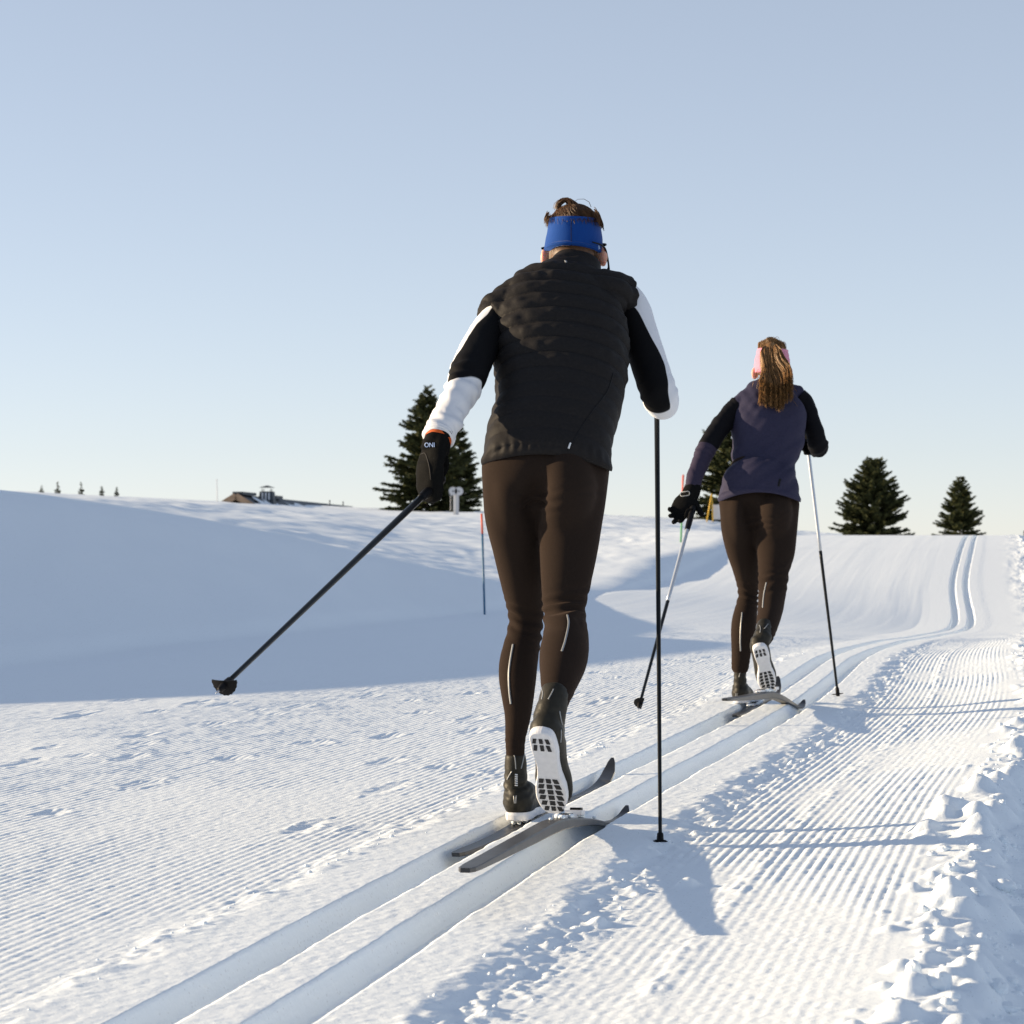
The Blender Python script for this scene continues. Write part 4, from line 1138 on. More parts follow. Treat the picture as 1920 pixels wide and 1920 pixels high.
def build_woman():
    O = WOM0
    left = [(1385, 940, 11.52, 38, .95), (1384, 966, 11.50, 34, 1.05), (1386, 992, 11.51, 34, 1.08), (1390, 1026, 11.54, 30, 1.08), (1396.5, 1057, 11.58, 26.5, 1.08), (1402, 1094, 11.63, 21.5, 1.08), (1402.5, 1118, 11.64, 18.8, 1.1),
            (1399.5, 1141, 11.62, 21.5, 1.12), (1395.5, 1166, 11.58, 23.8, 1.14), (1393, 1190, 11.56, 23, 1.12), (1390, 1225, 11.54, 19, 1.1), (1387.5, 1258, 11.535, 16.5, 1.12)]
    right = [(1457, 940, 11.53, 43, .95), (1455, 975, 11.49, 42, 1.0), (1454.5, 1005, 11.47, 40, 1.0), (1455, 1036, 11.44, 36, 1.02), (1451, 1068, 11.40, 30, 1.04), (1449, 1098, 11.35, 27.5, 1.04), (1447, 1120, 11.31, 26, 1.05),
             (1444.5, 1143, 11.23, 24.5, 1.0), (1440, 1166, 11.13, 22, 1.0), (1434.5, 1190, 11.03, 18, 1.05), (1432, 1200, 11.0, 16.5, 1.08)]
    tors = [(1423, 941, 11.49, 78, .172), (1426, 915, 11.51, 73, .160), (1431, 890, 11.56, 64, .126), (1434, 862, 11.60, 59.5, .116), (1438, 830, 11.64, 66, .118), (1440, 790, 11.70, 72, .122),
            (1442, 762, 11.745, 68, .115), (1445, 742, 11.775, 50, .10), (1449, 727, 11.80, 33, .082), (1452, 715, 11.815, 27, .068), (1454, 703, 11.825, 25, .064)]
    refs = [(1, 0, -.03)] * 3 + [(1, .05, .03), (1, .1, .1), (1, .18, .18), (1, .2, .2), (1, .15, .15), (1, .1, .1), (1, 0, 0), (1, 0, 0)]
    def torso(k): return loft([(P(a, b, Y), hw * Y / FPX * k, min(rb, .104 + .08 * (k == 1)) * k) for a, b, Y, hw, rb in tors], m=56, per=7, ref=refs, power=2.2)
    shL, shR, mid = P(1381, 766, 11.70), P(1500, 743, 11.80), P(1446, 746, 11.76)
    armL = [(P(1384, 764, 11.71), .050, .054), (P(1368, 779, 11.68), .048, .052), (P(1347, 805, 11.61), .046, .049), (P(1327, 838, 11.54), .044, .046), (P(1315, 862, 11.48), .041, .042), (P(1305, 890, 11.40), .037, .037), (P(1297, 918, 11.33), .035, .034)]
    armR = [(P(1496, 744, 11.79), .048, .054), (P(1508, 757, 11.79), .047, .050), (P(1519, 785, 11.78), .044, .047), (P(1530, 818, 11.77), .044, .045), (P(1535, 838, 11.80), .043, .042), (P(1534, 842, 11.90), .038, .037), (P(1532, 840, 12.00), .032, .032), (P(1531, 838, 12.04), .030, .030)]
    hc = P(1448, 682, 11.86); hf = np.array([.18, .98, -.03]); hu = np.array([0, .02, 1.0]); kk = .95
    R = np.stack([norm(np.cross(norm(hf), hu)), norm(hf), np.cross(norm(np.cross(norm(hf), hu)), norm(hf))], 1)
    def hb(x, y, z): return hc + R @ np.array([x, y, z])
    b = Part()
    at = make_head(b, hc, hf, hu, kk, P(1452, 728, 11.80))
    b.put(*torso(.86))
    b.put(*loft([(shL + (mid - shL) * .1, .042), (mid, .055), (shR + (mid - shR) * .1, .042)], m=20, per=5, ref=(0, 1, 0)))
    for arm in (armL, armR): b.put(*loft([(c, ra * .82, rb * .82) for c, ra, rb in arm], m=16, per=5))
    b.put(*loft(leg_ctrl(left, .80), m=20, per=4)); b.put(*loft(leg_ctrl(right, .80), m=20, per=4))
    b.put(*loft([(P(1424, 915, 11.55), .135, .080), (P(1421, 945, 11.54), .145, .078), (P(1420, 965, 11.53), .12, .06)], m=24, per=4))
    gl0 = WOM0[2]
    fl = norm([.21, 1, 0]); HL = P(1386, 1328, 11.50); HL[2] = gl0 + 0.0
    HR, TR = P(1423, 1212, 10.92), P(1443, 1297, 11.10); fr_ = norm(TR - HR); LR = float(np.linalg.norm(TR - HR))
    rR = norm([1, 0, .1]); uR = np.cross(norm(rR - np.dot(rR, fr_) * fr_), fr_)
    aL = HL + fl * .055 + np.array([0, 0, .09]); aR = HR + fr_ * .055 + uR * .09
    for H, f, u in ((HL, fl, np.array([0, 0, 1.0])), (HR, fr_, uR)):
        b.put(*loft([(H + f * .02 + u * .04, .023), (H + f * .07 + u * .048, .028, .034), (H + f * .13 + u * .04, .030, .026), (H + f * .20 + u * .032, .030, .016), (H + f * .225 + u * .028, .018, .011)], m=14, per=3))
    b.put(*loft([(aL - np.array([0, 0, .04]), .026), (P(1387.5, 1258, 11.535), .024)], m=12, per=3)); b.put(*loft([(aR - uR * .04, .026), (P(1432, 1200, 11.0), .026)], m=12, per=3))
    WL = P(1296, 925, 11.32); dL = norm([-.40, -.16, -.62]); nL = norm([-.35, -.9, .1])
    cL = [(.25, .35, .2), (.15, .35, .2), (.35, .45, .3), (.55, .5, .4)]
    WR = P(1531, 838, 12.05); dR = norm([-.05, 1, .05]); nR = norm([-1, .1, 0]); cR = [(.9, 1.2, .9)] * 4
    hL = hand(WL, dL, nL, False, cL, 1.0, .68, fingers=False); hR = hand(WR, dR, nR, True, cR, 1.0, .68, fingers=False)   # fingers are in the gloves
    b.put(*hL.arr()); b.put(*hR.arr())
    V, F, N = fuse(b, 0.0075, 5)
    body = tag(add('person', mesh_np('person', V - O, F), M['skin'], None, O),
               'woman skiing ahead, seen from behind, purple jacket, dark tights, pink headband and ponytail', 'person')
    for sx in (-1, 1):
        p = Part(); p.put(*ball(at(sx * .032, .080, .004), .011, None, 12, 8)); p.build('eye', M['eye'], body, O, True)
    # tights
    p = Part()
    p.put(*loft(leg_ctrl(left), m=32, per=6)); p.put(*loft(leg_ctrl(right), m=32, per=6))
    p.put(*loft([(P(1428, 870, 11.56), .135, .105), (P(1425, 905, 11.54), .160, .124), (P(1424, 930, 11.52), .170, .128), (P(1422, 952, 11.51), .174, .124), (P(1420, 972, 11.50), .135, .09), (P(1418, 988, 11.50), .08, .05)], m=40, per=5))
    p.put(*ball(P(1386, 968, 11.505), (.074, .112, .15), None, 28, 20)); p.put(*ball(P(1452, 966, 11.455), (.084, .122, .14), None, 28, 20))
    V, F, N = fuse(p, 0.0058, 45)
    z = np.array([0, 0, 1.0])
    d = (fold(V, P(1400, 1118, 11.60), z + np.array([.2, 0, 0]), .028, .045, .0056, .12, 3) + fold(V, P(1447, 1085, 11.34), z - np.array([.3, 0, 0]), .036, .06, .0056, .12, 13)
         + fold(V, P(1438, 978, 11.42), z - np.array([.35, 0, 0]), .030, .035, .0060, .11, 23) + fold(V, P(1387, 1245, 11.53), z, .022, .03, .0016, .1, 33) + fold(V, P(1433, 1190, 11.03), z, .022, .03, .002, .1, 35)
         + .001 * vn3(V[:, 0] * 16, V[:, 1] * 16, V[:, 2] * 7, 53))
    xs_ = V[:, 0] - P(1404, 960, 11.45)[0]; bk = sst(11.50, 11.42, V[:, 1]) * np.exp(-((V[:, 2] - P(0, 962, 11.45)[2]) / .060) ** 2)
    d += bk * (-.026 * np.exp(-(xs_ / .030) ** 2) + .012 * np.exp(-((xs_ - .090) / .05) ** 2) + .006 * np.exp(-((xs_ + .070) / .05) ** 2))
    V = V + N * d[:, None]
    tights = add('tights', mesh_np('tights', V - O, F), M['tights'], body)
    bv = bvh_of(V, F)
    stripe('reflective_strip', bv, [(1391.5, 1148), (1389, 1175), (1388, 1200), (1388.6, 1221)], .006, M['reflect'], tights, O)
    stripe('reflective_strip', bv, [(1437, 1092), (1433, 1110), (1431, 1125), (1430, 1139)], .006, M['reflect'], tights, O)
    # sleeves
    def pL(t, th): return ((.50 + .03 * np.sin(th)) - t) * 8
    def pR(t, th):
        return 1 + 0 * t
    def cf(t, th, V):
        return .0032 * vn3(V[..., 0] * 18 + V[..., 2] * 14, V[..., 1] * 14, V[..., 2] * 32, 5) + .0018 * vn3(V[..., 0] * 45, V[..., 1] * 30, V[..., 2] * 60 + V[..., 0] * 40, 7) + .0026 * np.sin(t * 95 + 2 * np.cos(th)) * np.exp(-((t - .58) / .12) ** 2)
    for arm, pf in ((armL, pL), (armR, pR)):
        V, F, tt, th = loft(arm, m=56, per=12, disp=cf, params=True, cap='flat')
        add('sleeve', mesh_np('sleeve', V - O, F, True, {'panel': pf(tt, th)}), M['w_sleeve'], body)
    # gloves
    for h, W, dd, nn, rt, cc, args in ((hL, WL, dL, nL, False, cL, (.30, (.45, .9, .1), .2)), (hR, WR, dR, nR, True, cR, (0, (.6, .5, .6), .8))):
        g = hand(W, dd, nn, rt, cc, 1.22, .97, *args)
        up_ = norm((armL if not rt else armR)[-2][0] - W)
        g.put(*loft([(W + up_ * .045, .037, .037), (W + up_ * .015, .038, .036), (W + dd * .02, .040, .030)], m=18, per=4, ref=(1, 0, 0)))
        V, F, N = fuse(g, .0042, 4)
        V = V + N * (.0014 * vn3(V[:, 0] * 40, V[:, 1] * 40, V[:, 2] * 40, 3))[:, None]
        gl = add('glove', mesh_np('glove', V - O, F), M['glove'], body)
        if not rt:
            bv = bvh_of(V, F)
            stripe('buckle', bv, [(1277, 923), (1286, 922), (1292, 921.5), (1292.5, 928), (1285, 930), (1277, 930.5), (1276.5, 925)], .0035, M['reflect'], gl, O, lift=.003, n=5)
    # jacket
    p = Part()
    p.put(*torso(1.0))
    p.put(*loft([(shL, .054, .052), (P(1408, 752, 11.73), .064, .056), (mid, .07, .06), (P(1480, 742, 11.79), .062, .054), (shR, .051, .050)], m=28, per=6, ref=(0, 1, 0)))
    V, F, N = fuse(p, .005, 6)
    hz = cut_hem(V, lambda px: 923 + 18 * ((px - 1424) / 75) ** 2)
    zz = (V[:, 2] - P(0, 940, 11.5)[2])
    # drawn folds run up from the left hip across the back
    dg = V[:, 2] * 24 - (V[:, 0] - O[0]) * 17
    wr = vn3(dg, V[:, 0] * 6 + V[:, 2] * 4, V[:, 1] * 5, 71) * np.exp(-((zz - .19) / .13) ** 2) * 1.2
    up_ = vn3((V[:, 2] * 20 + V[:, 0] * 22), V[:, 0] * 7 - V[:, 2] * 5, V[:, 1] * 6, 73) * sst(.36, .46, zz) * sst(.10, -.10, V[:, 0] - O[0] - .10)
    d = .0110 * wr + .0100 * up_ + .0030 * vn3(V[:, 0] * 22, V[:, 1] * 22, V[:, 2] * 30 - V[:, 0] * 18, 75) 
    d = d * sst(0, .03, hz) + .0032 * np.exp(-((hz - .012) / .011) ** 2)
    V = V + N * d[:, None]
    jk = add('jacket', mesh_np('jacket', V - O, F), M['jacket'], body)
    bv = bvh_of(V, F)
    stripe('seam', bv, [(1463, 898), (1461, 905), (1459.5, 912)], .010, M['seam'], jk, O, n=6)
    # boots
    bo, V, F, _, _ = make_boot(body, O, HL, fl, np.array([1, -.2, 0]), .265, [P(1388, 1300, 11.545), P(1388, 1275, 11.54), P(1387.5, 1258, 11.535)], [.031, .029, .0275], k=.9)
    bv = bvh_of(V, F)
    for pth in ([(1388.5, 1257), (1387, 1264), (1385.5, 1270)], [(1379.5, 1300), (1379.5, 1304), (1379.5, 1308)], [(1382, 1300), (1382, 1304), (1382, 1308)]):
        stripe('reflective_strip', bv, pth, .003, M['reflect'], bo, O, n=5)
    bo, V, F, _, _ = make_boot(body, O, HR, fr_, rR, LR, [P(1429, 1200, 10.985), P(1432, 1186, 11.02), P(1434, 1174, 11.07)], [.038, .036, .036], k=.93)
    bv = bvh_of(V, F)
    for pth in ([(1440, 1170), (1437, 1174), (1433, 1179)], [(1424, 1172), (1426, 1178), (1425, 1186)]):
        stripe('reflective_strip', bv, pth, .003, M['reflect'], bo, O, n=5)
    # headband, ear ring, hair
    V, F = loft([(hb(0, 0, -.042), .083, .098), (hb(0, 0, -.02), .0835, .0995), (hb(0, 0, .015), .081, .0975), (hb(.001, 0, .045), .0755, .092), (hb(.002, 0, .066), .071, .087)], m=56, per=6, ref=R[:, 0], cap='flat',
                disp=lambda t, th, V: .0022 * vn3(V[..., 0] * 20, V[..., 1] * 20, V[..., 2] * 90, 3))
    add('headband', mesh_np('headband', V - O, F), M['pink_band'], body)
    e = Part(); e.put(*ball(hb(-.082, -.012, -.085), .0055, None, 10, 8)); e.build('earring', M['white_print'], body, O, True)
    hp = Part()
    hp.put(*ball(hb(0, -.004, .024), np.array([.071, .091, .080]), R, 26, 16))
    hp.put(*loft([(hb(0, -.080, .072), .026, .022), (hb(0, -.108, .062), .032, .022), (hb(.004, -.125, .015), .034, .020), (hb(.008, -.150, -.05), .038, .022), (hb(.012, -.200, -.12), .042, .020), (hb(.012, -.240, -.165), .032, .012)], m=24, per=5, ref=R[:, 0]))
    hair = hp.build('hair', M['hair_woman'], body, O, True)
    r4 = np.random.default_rng(33); paths = []; K = 11; k = np.linspace(0, 1, K)[:, None]
    for i in range(2300):                                    # the ponytail
        u = r4.uniform(-1, 1); w = r4.uniform(-1, 1); ln = r4.uniform(.66, 1.06) - .10 * abs(u) - (.06 if u > .3 else 0)
        clump = math.sin(u * 17 + math.floor(u * 6)) * .4
        a = np.array([u * .020, -.080 + w * .012, .078 + r4.normal(0, .004)])
        x = a[0] + u * (.028 * np.minimum(1, k * 3.2) + .032 * k ** 2) + .008 * np.minimum(1, k * 4) + .030 * k - .010 * np.sin(k * 5) + (.009 * np.sin(k * 8 + u * 3 + clump) + r4.normal(0, .0015)) * k
        z = a[2] + .012 * np.sin(np.minimum(k * 6, np.pi)) - .305 * ln * k ** 1.06
        y = a[1] - (.050 + .012 * w) * np.sin(np.minimum(k * 3.2, 1) * np.pi / 2) - .155 * k ** 1.6 - .005 * np.sin(k * 6 + clump * 3)
        pth = np.concatenate([x, y, z], 1)
        paths.append(pth)
    for i in range(650):                                     # combed back over the crown to the band
        a0 = r4.uniform(-math.pi, math.pi); p0 = np.array([math.sin(a0) * .066, math.cos(a0) * .082, .060]); p1 = np.array([r4.normal(0, .014), -.082, .080])
        q = p0 + (p1 - p0) * k; bow = np.sin(k * np.pi)
        q = q + np.array([0, 0, 1.0]) * bow * (.048 * (1 - .5 * abs(math.sin(a0)))) + np.array([math.sin(a0), 0, 0]) * bow * .012
        rad = np.linalg.norm((q - np.array([0, -.004, .024])) / np.array([.0735, .0935, .083]), axis=1, keepdims=True)
        q = np.array([0, -.004, .024]) + (q - np.array([0, -.004, .024])) / np.minimum(rad, 1)
        paths.append(q)
    for i in range(40):                                      # flyaways
        u = r4.uniform(-1, 1); s0 = np.array([u * .05, -.19, -.02 - .12 * r4.random()])
        paths.append(s0 + np.array([.10 * (1 if u > 0 else -.5) * r4.random(), -.01, -.03]) * k + np.array([0, 0, -.05]) * k ** 2)
    V, F = strands(np.array(paths) @ R.T + hc, .0014, .0006)
    add('hair_strands', mesh_np('hair_strands', V - O, F), M['hair_woman'], hair)
    return body
woman = build_woman()

_g = WOM0[2]
make_ski('ski under the woman, flat in the left groove of the track', 'skis of the two skiers',
         [(float(XC(y)) - .1125, y, z + _g) for y, z in ((10.93, -.016), (11.3, -.026), (11.7, -.026), (12.1, -.026), (12.5, -.028), (12.68, -.01), (12.76, .05))], 0.42)
make_ski('ski of the woman with its tail tipped up behind her raised heel', 'skis of the two skiers',
         [P(1359, 1312, 10.15), P(1392, 1309, 10.55), P(1424, 1305, 10.93), P(1443, 1303, 11.12), P(1463, 1310, 11.33), P(1484, 1322, 11.6), P(1496, 1327, 11.76), P(1503, 1322, 11.84), P(1508, 1313, 11.88)], 0.545)
make_pole('silver and black pole trailing from the open left hand of the woman', 'poles of the two skiers',
          P(1300, 951, 11.28), P(1196, 1333, 10.25), two_tone=True, half_bowl=True, facing=(-.5, .2, .3), r_top=.0092, r_tip=.006)
make_pole('silver and black pole planted beside the woman under her right elbow', 'poles of the two skiers',
          P(1506, 768, 12.22), np.array([1.552, 12.05, float(gz(1.552, 12.05)) - .035]), two_tone=True, facing=(0, -1, .2), r_top=.0092, r_tip=.006)
# ------------------------------------------------------------------ trees, chalet, markers, snow lumps
def mat_foliage(name, a, b):
    m, nt, bs = mat_new(name)
    g = nt.nodes.new('ShaderNodeNewGeometry')
    n = nt.nodes.new('ShaderNodeTexNoise'); n.inputs['Scale'].default_value = 2.2; n.inputs['Detail'].default_value = 4
    nt.links.new(g.outputs['Position'], n.inputs['Vector'])
    ri = nt.nodes.new('ShaderNodeMath'); ri.operation = 'MULTIPLY_ADD'; ri.inputs[1].default_value = 0.5; ri.inputs[2].default_value = 0.0
    nt.links.new(g.outputs['Random Per Island'], ri.inputs[0])
    ad = nt.nodes.new('ShaderNodeMath'); ad.operation = 'MULTIPLY_ADD'; ad.inputs[1].default_value = 0.5
    nt.links.new(n.outputs['Fac'], ad.inputs[0]); nt.links.new(ri.outputs[0], ad.inputs[2])
    mx = nt.nodes.new('ShaderNodeMix'); mx.data_type = 'RGBA'; mx.inputs[6].default_value = (*a, 1); mx.inputs[7].default_value = (*b, 1)
    nt.links.new(ad.outputs[0], mx.inputs[0]); nt.links.new(mx.outputs[2], bs.inputs['Base Color'])
    bs.inputs['Roughness'].default_value = 0.75; bs.inputs['Specular IOR Level'].default_value = 0.15
    return m
M['needles'] = mat_foliage('spruce_needles', (0.022, 0.032, 0.016), (0.115, 0.120, 0.045))
M['bark'] = mat('bark', (0.06, 0.045, 0.035), 0.9, 0.1, noise=0.3, nscale=9)

def conifer(label, base, H, R, seed, group='spruces standing beyond the crests', n_wh=30, shape=1.0, dense=1.0, low=0.02, flat=0.0, droop=0.28, tuft=1.0):
    """spruce: tapered trunk, whorls of limbs that carry sprays of needles"""
    rg = np.random.default_rng(seed)
    base = np.asarray(base, float)
    root = thing('spruce_tree', base, label, 'tree', group)
    tk = Part()
    tk.put(*loft([((0, 0, -0.8), H * .020), ((0, 0, H * .3), H * .015), ((rg.normal(0, .01) * H, 0, H * .7), H * .008), ((0, 0, H * .985), H * .002)], m=8, per=4))
    V = []; F = []
    unit = H / 46.0 * tuft
    for i in range(int(n_wh * 1.0)):
        h = low + (0.985 - low) * (i + rg.uniform(-.3, .3)) / n_wh
        h = min(max(h, low), .985)
        prof = (1 - h) ** shape * R * rg.uniform(1.02, 1.24)
        prof = max(prof, R * .03)
        nb = int(rg.integers(9, 13) * dense)
        a0 = rg.uniform(0, 6.28)
        for k in range(nb):
            az = a0 + 6.283 * k / nb + rg.normal(0, .22)
            L = prof * rg.uniform(.74, 1.08)
            hh = min(max(h + rg.uniform(-1, 1) / n_wh, low), .985); o = np.array([0, 0, hh * H])
            dr = np.array([math.cos(az), math.sin(az), 0])
            rise = .50 * h - droop * (1 - h) + rg.normal(0, .14)
            tip = o + dr * L + np.array([0, 0, L * (rise)])
            mid_ = o + dr * L * .5 + np.array([0, 0, L * rise * .5 - .04 * L])
            end = tip + np.array([0, 0, .10 * L])
            if L > unit * 2: tk.put(*loft([(o, H * .0035), (mid_, H * .0025), (end, H * .001)], m=4, per=2, cap=None))
            m_ = max(3, int(L / unit * 2.3))
            sd = np.array([-dr[1], dr[0], 0])
            for q in range(m_):
                t = (q + rg.uniform(.2, .9)) / m_
                t = .12 + .88 * t
                p = (1 - t) ** 2 * o + 2 * t * (1 - t) * mid_ + t * t * end
                w = unit * (1.0 + 1.5 * (1 - abs(t - .45) * 1.2)) * min(1, .45 + L / R)
                for s_ in (-1, 1, 0):
                    for _ in range(2):
                        dv = norm(dr * rg.uniform(.25, .95) + sd * s_ * rg.uniform(.5, 1.0) + np.array([0, 0, rg.uniform(-.50, .22)]))
                        ln = w * rg.uniform(.6, 1.15); nn = norm(np.cross(dv, rg.normal(0, 1, 3))) * ln * rg.uniform(.16, .30)
                        b0 = p + rg.normal(0, unit * .12, 3)
                        n0 = len(V)
                        V += [b0 - nn * .5, b0 + dv * ln * .5 - nn, b0 + dv * ln, b0 + dv * ln * .55 + nn, b0 + nn * .5]
                        F.append([n0, n0 + 1, n0 + 2, n0 + 3, n0 + 4])
    tk.build('trunk', M['bark'], root, (0, 0, 0), True)
    add('crown', mesh_np('crown', np.array(V), F, False), M['needles'], root)
    return root

def pz(px, py, Y): return P(px, py, Y)
Yt = 135.0
def tree_at(px, top, base, half, Y, *a, sink=0.6, **k):
    b = P(px, base, Y); t = P(px, top, Y); b[2] -= sink
    return conifer(k.pop('label'), b, t[2] - b[2], half * Y / FPX, *a, **k)
tree_at(801, 722, 958, 92, 132, 3, label='tallest spruce, tip above the white post, behind the left glove of the front man', n_wh=36, shape=.80, dense=.80, tuft=.85)
tree_at(862, 792, 959, 50, 138, 5, label='lower spruce just right of the tallest one, beside the left thigh of the front man', n_wh=28, shape=.75, dense=.85, tuft=.9)
tree_at(1380, 765, 974, 102, 120, 8, label='broad spruce mostly hidden behind the woman in purple', n_wh=28, shape=.62, dense=.8, tuft=.95)
tree_at(1636, 858, 1000, 72, 110, 9, label='broad dense spruce on the crest to the right of the woman', n_wh=26, shape=.62, dense=1.3, tuft=.95, droop=.12)
tree_at(1800, 893, 1005, 54, 104, 12, label='smaller spruce where the ski tracks reach the crest', n_wh=24, shape=.72, dense=.95, tuft=1.0, droop=.12)
tree_at(1924, 990, 1006, 9, 100, 14, label='tiny dark treetop above the snow bank at the right picture edge', n_wh=8, shape=.8, dense=1, tuft=2)
for i, (px, tp, hw, lab) in enumerate([(78, 909, 9, 'leftmost small treetop in the row above the shaded slope'), (108, 903, 10, 'second small treetop from the left above the shaded slope'), (152, 903, 9, 'middle small treetop in the row, a tall thin spire'),
                                       (191, 911, 12, 'fourth small treetop, low and spread out'), (219, 911, 8, 'rightmost small treetop in the row of five, toward the chalet')]):
    tree_at(px, tp, 926 + .05 * px * .6, hw, 130, 40 + i, label=lab, group='row of small treetops on the left horizon', n_wh=9, shape=1.1, dense=.75, tuft=1.5, sink=.3)

# --- chalet: only its roof shows over the crest
M['slate'] = mat('roof_slate', (0.055, 0.065, 0.075), 0.6, 0.3, noise=0.2, nscale=3)
M['timber'] = mat('pale_timber', (0.42, 0.28, 0.18), 0.7, 0.2, noise=0.2, nscale=5)
M['dark_timber'] = mat('dark_timber', (0.07, 0.045, 0.03), 0.8, 0.2, noise=0.2, nscale=5)
def chalet():
    a = P(444, 929.0, 124.0); b = P(662, 949.0, 172.0)
    ax = b - a; L = np.linalg.norm(ax[:2]); e = norm([ax[0], ax[1], 0]); s = np.array([e[1], -e[0], 0])     # s points to the near right side
    o = np.array([a[0], a[1], a[2] - 3.4])
    root = thing('chalet', o, 'low chalet with dark slate roof and chimney showing over the snowy crest', 'house')
    drop = (a[2] - b[2]) / L; w = 4.6; pitch = .62
    def q(u, v, z): return a + e * u + s * v + np.array([0, 0, z - drop * u])
    wl = Part()
    V = [q(.5, -w * .82, -3.4), q(L - .5, -w * .82, -3.4), q(L - .5, w * .82, -3.4), q(.5, w * .82, -3.4), q(.5, -w * .82, -w * .82 * pitch), q(L - .5, -w * .82, -w * .82 * pitch), q(L - .5, w * .82, -w * .82 * pitch), q(.5, w * .82, -w * .82 * pitch), q(.5, 0, -.15), q(L - .5, 0, -.15)]
    wl.put(V, [[0, 1, 5, 4], [3, 7, 6, 2], [0, 4, 8, 7, 3], [1, 2, 6, 9, 5], [0, 3, 2, 1]])
    wl.build('wall', M['timber'], root, o)
    rf = Part()
    for sg in (-1, 1):
        V = []
        for u in (-.3, L * .97):
            for v, z in ((0, 0), (w, -w * pitch)):
                V += [q(u, v * sg, z + .06), q(u, v * sg, z - .12)]
        V[4] = q(L - .6, 0, -.02); V[5] = q(L - .6, 0, -.2)
        V[6] = q(L + 1.6, w * sg, -w * pitch); V[7] = q(L + 1.6, w * sg, -w * pitch - .15)
        rf.put(V, [[0, 2, 6, 4], [1, 5, 7, 3], [0, 1, 3, 2], [4, 6, 7, 5], [2, 3, 7, 6], [0, 4, 5, 1]])
    roof = rf.build('roof', M['slate'], root, o)
    rc = Part(); rc.box(q(L * .05, 0, .12), (.5, L * .09, .14), np.stack([s, e, [0, 0, 1]], 1)); rc.build('ridge_cap', M['slate'], roof, o)
    rc = Part(); rc.box(q(L * .25, .1, .08), (.45, L * .05, .16), np.stack([s, e, [0, 0, 1]], 1)); rc.build('ridge_cap', M['slate'], roof, o)
    # bargeboards and gable truss
    for sg in (-1, 1):
        p = Part(); c0, c1 = q(-.34, 0, -.02), q(-.34, w * sg, -w * pitch - .02); mdl = (c0 + c1) / 2
        t = norm(c1 - c0); p.box(mdl, (np.linalg.norm(c1 - c0), .07, .30), np.stack([t, e, np.cross(t, e)], 1)); p.build('bargeboard', M['timber'], root, o)
    p = Part(); p.put([q(.42, -1.3, -1.55), q(.42, 1.3, -1.55), q(.42, 0, -.75), q(.30, -1.3, -1.55), q(.30, 1.3, -1.55), q(.30, 0, -.75)], [[0, 1, 2], [3, 5, 4], [0, 3, 4, 1], [1, 4, 5, 2], [2, 5, 3, 0]]); p.build('gable_window', M['dark_timber'], root, o)
    # old snow left on the slates: two patches
    for u0, u1, v0, v1 in ((L * .05, L * .20, .35, 2.6), (L * .26, L * .62, .55, 2.6)):
        V = []; n = 18
        for i in range(n + 1):
            f = i / n; u = u0 + (u1 - u0) * f
            va = v0 + .55 * f + .18 * math.sin(f * 19 + u0); vb = v1
            for v in (va, vb): V += [q(u, v, -v * pitch + .16), q(u, v, -v * pitch + .05)]
        F = []
        for i in range(n):
            k = i * 4; F += [[k, k + 2, k + 6, k + 4], [k, k + 4, k + 5, k + 1], [k + 2, k + 3, k + 7, k + 6]]
        Part().put(V, F).build('snow_patch', SNOW, roof, o)
    # chimney: tapered, slatted, with a cap on legs
    def at_px(u): return q(u, .5, 0)
    u = L * .135; c = q(u, .5, 0)
    ch = Part()
    V = []
    for z, k in ((-1.0, .50), (.30, .32)):
        V += [c + s * sx * k + e * sy * k * 1.3 + np.array([0, 0, z]) for sx, sy in ((-1, -1), (1, -1), (1, 1), (-1, 1))]
    ch.put(V, [[0, 1, 5, 4], [1, 2, 6, 5], [2, 3, 7, 6], [3, 0, 4, 7], [4, 5, 6, 7]])
    chm = ch.build('chimney', M['slate'], roof, o)
    fl = Part()
    for j in (-.5, 0, .5):
        for sy in (-1,):
            fl.box(c + e * sy * .47 + s * j * .34 + np.array([0, 0, .05]), (.07, .05, .36), np.stack([s, e, [0, 0, 1]], 1))
    x_ = fl.build('flashing', M['white_print'], chm, o); x_['kind'] = 'stuff'
    cp = Part(); cp.put([c + s * sx * .36 + e * sy * .40 + np.array([0, 0, .50]) for sx, sy in ((-1, -1), (1, -1), (1, 1), (-1, 1))] + [c + np.array([0, 0, .62])], [[0, 1, 4], [1, 2, 4], [2, 3, 4], [3, 0, 4], [3, 2, 1, 0]])
    cp.build('chimney_cap', M['slate'], chm, o)
    lg = Part()
    for sx in (-1, 1):
        for sy in (-1, 1): lg.tube(c + s * sx * .20 + e * sy * .26 + np.array([0, 0, .2]), c + s * sx * .22 + e * sy * .28 + np.array([0, 0, .43]), .02, n=6)
    x_ = lg.build('cap_legs', M['slate'], chm, o); x_['kind'] = 'stuff'
    for u in (L * .66, L * .80):
        p = Part(); p.tube(q(u, .5, -.35), q(u, .5, .16), .035, n=8); p.tube(q(u, .5, .16), q(u, .5, .19), .055, n=8); p.build('vent_pipe', M['slate'], roof, o)
    return root
chalet()

# --- markers
def ground_hit(px, py, y0=3.5, y1=120):
    ys = np.concatenate([np.arange(y0, 20, .02), np.arange(20, y1, .1)])
    X = (px - 960) * ys / FPX; Z = EYE + (1000 - py) * ys / FPX
    g = ground((X - XC(ys))[None], ys[None])[0]
    i = int(np.argmax(Z <= g)); return np.array([X[i], ys[i], g[i]])

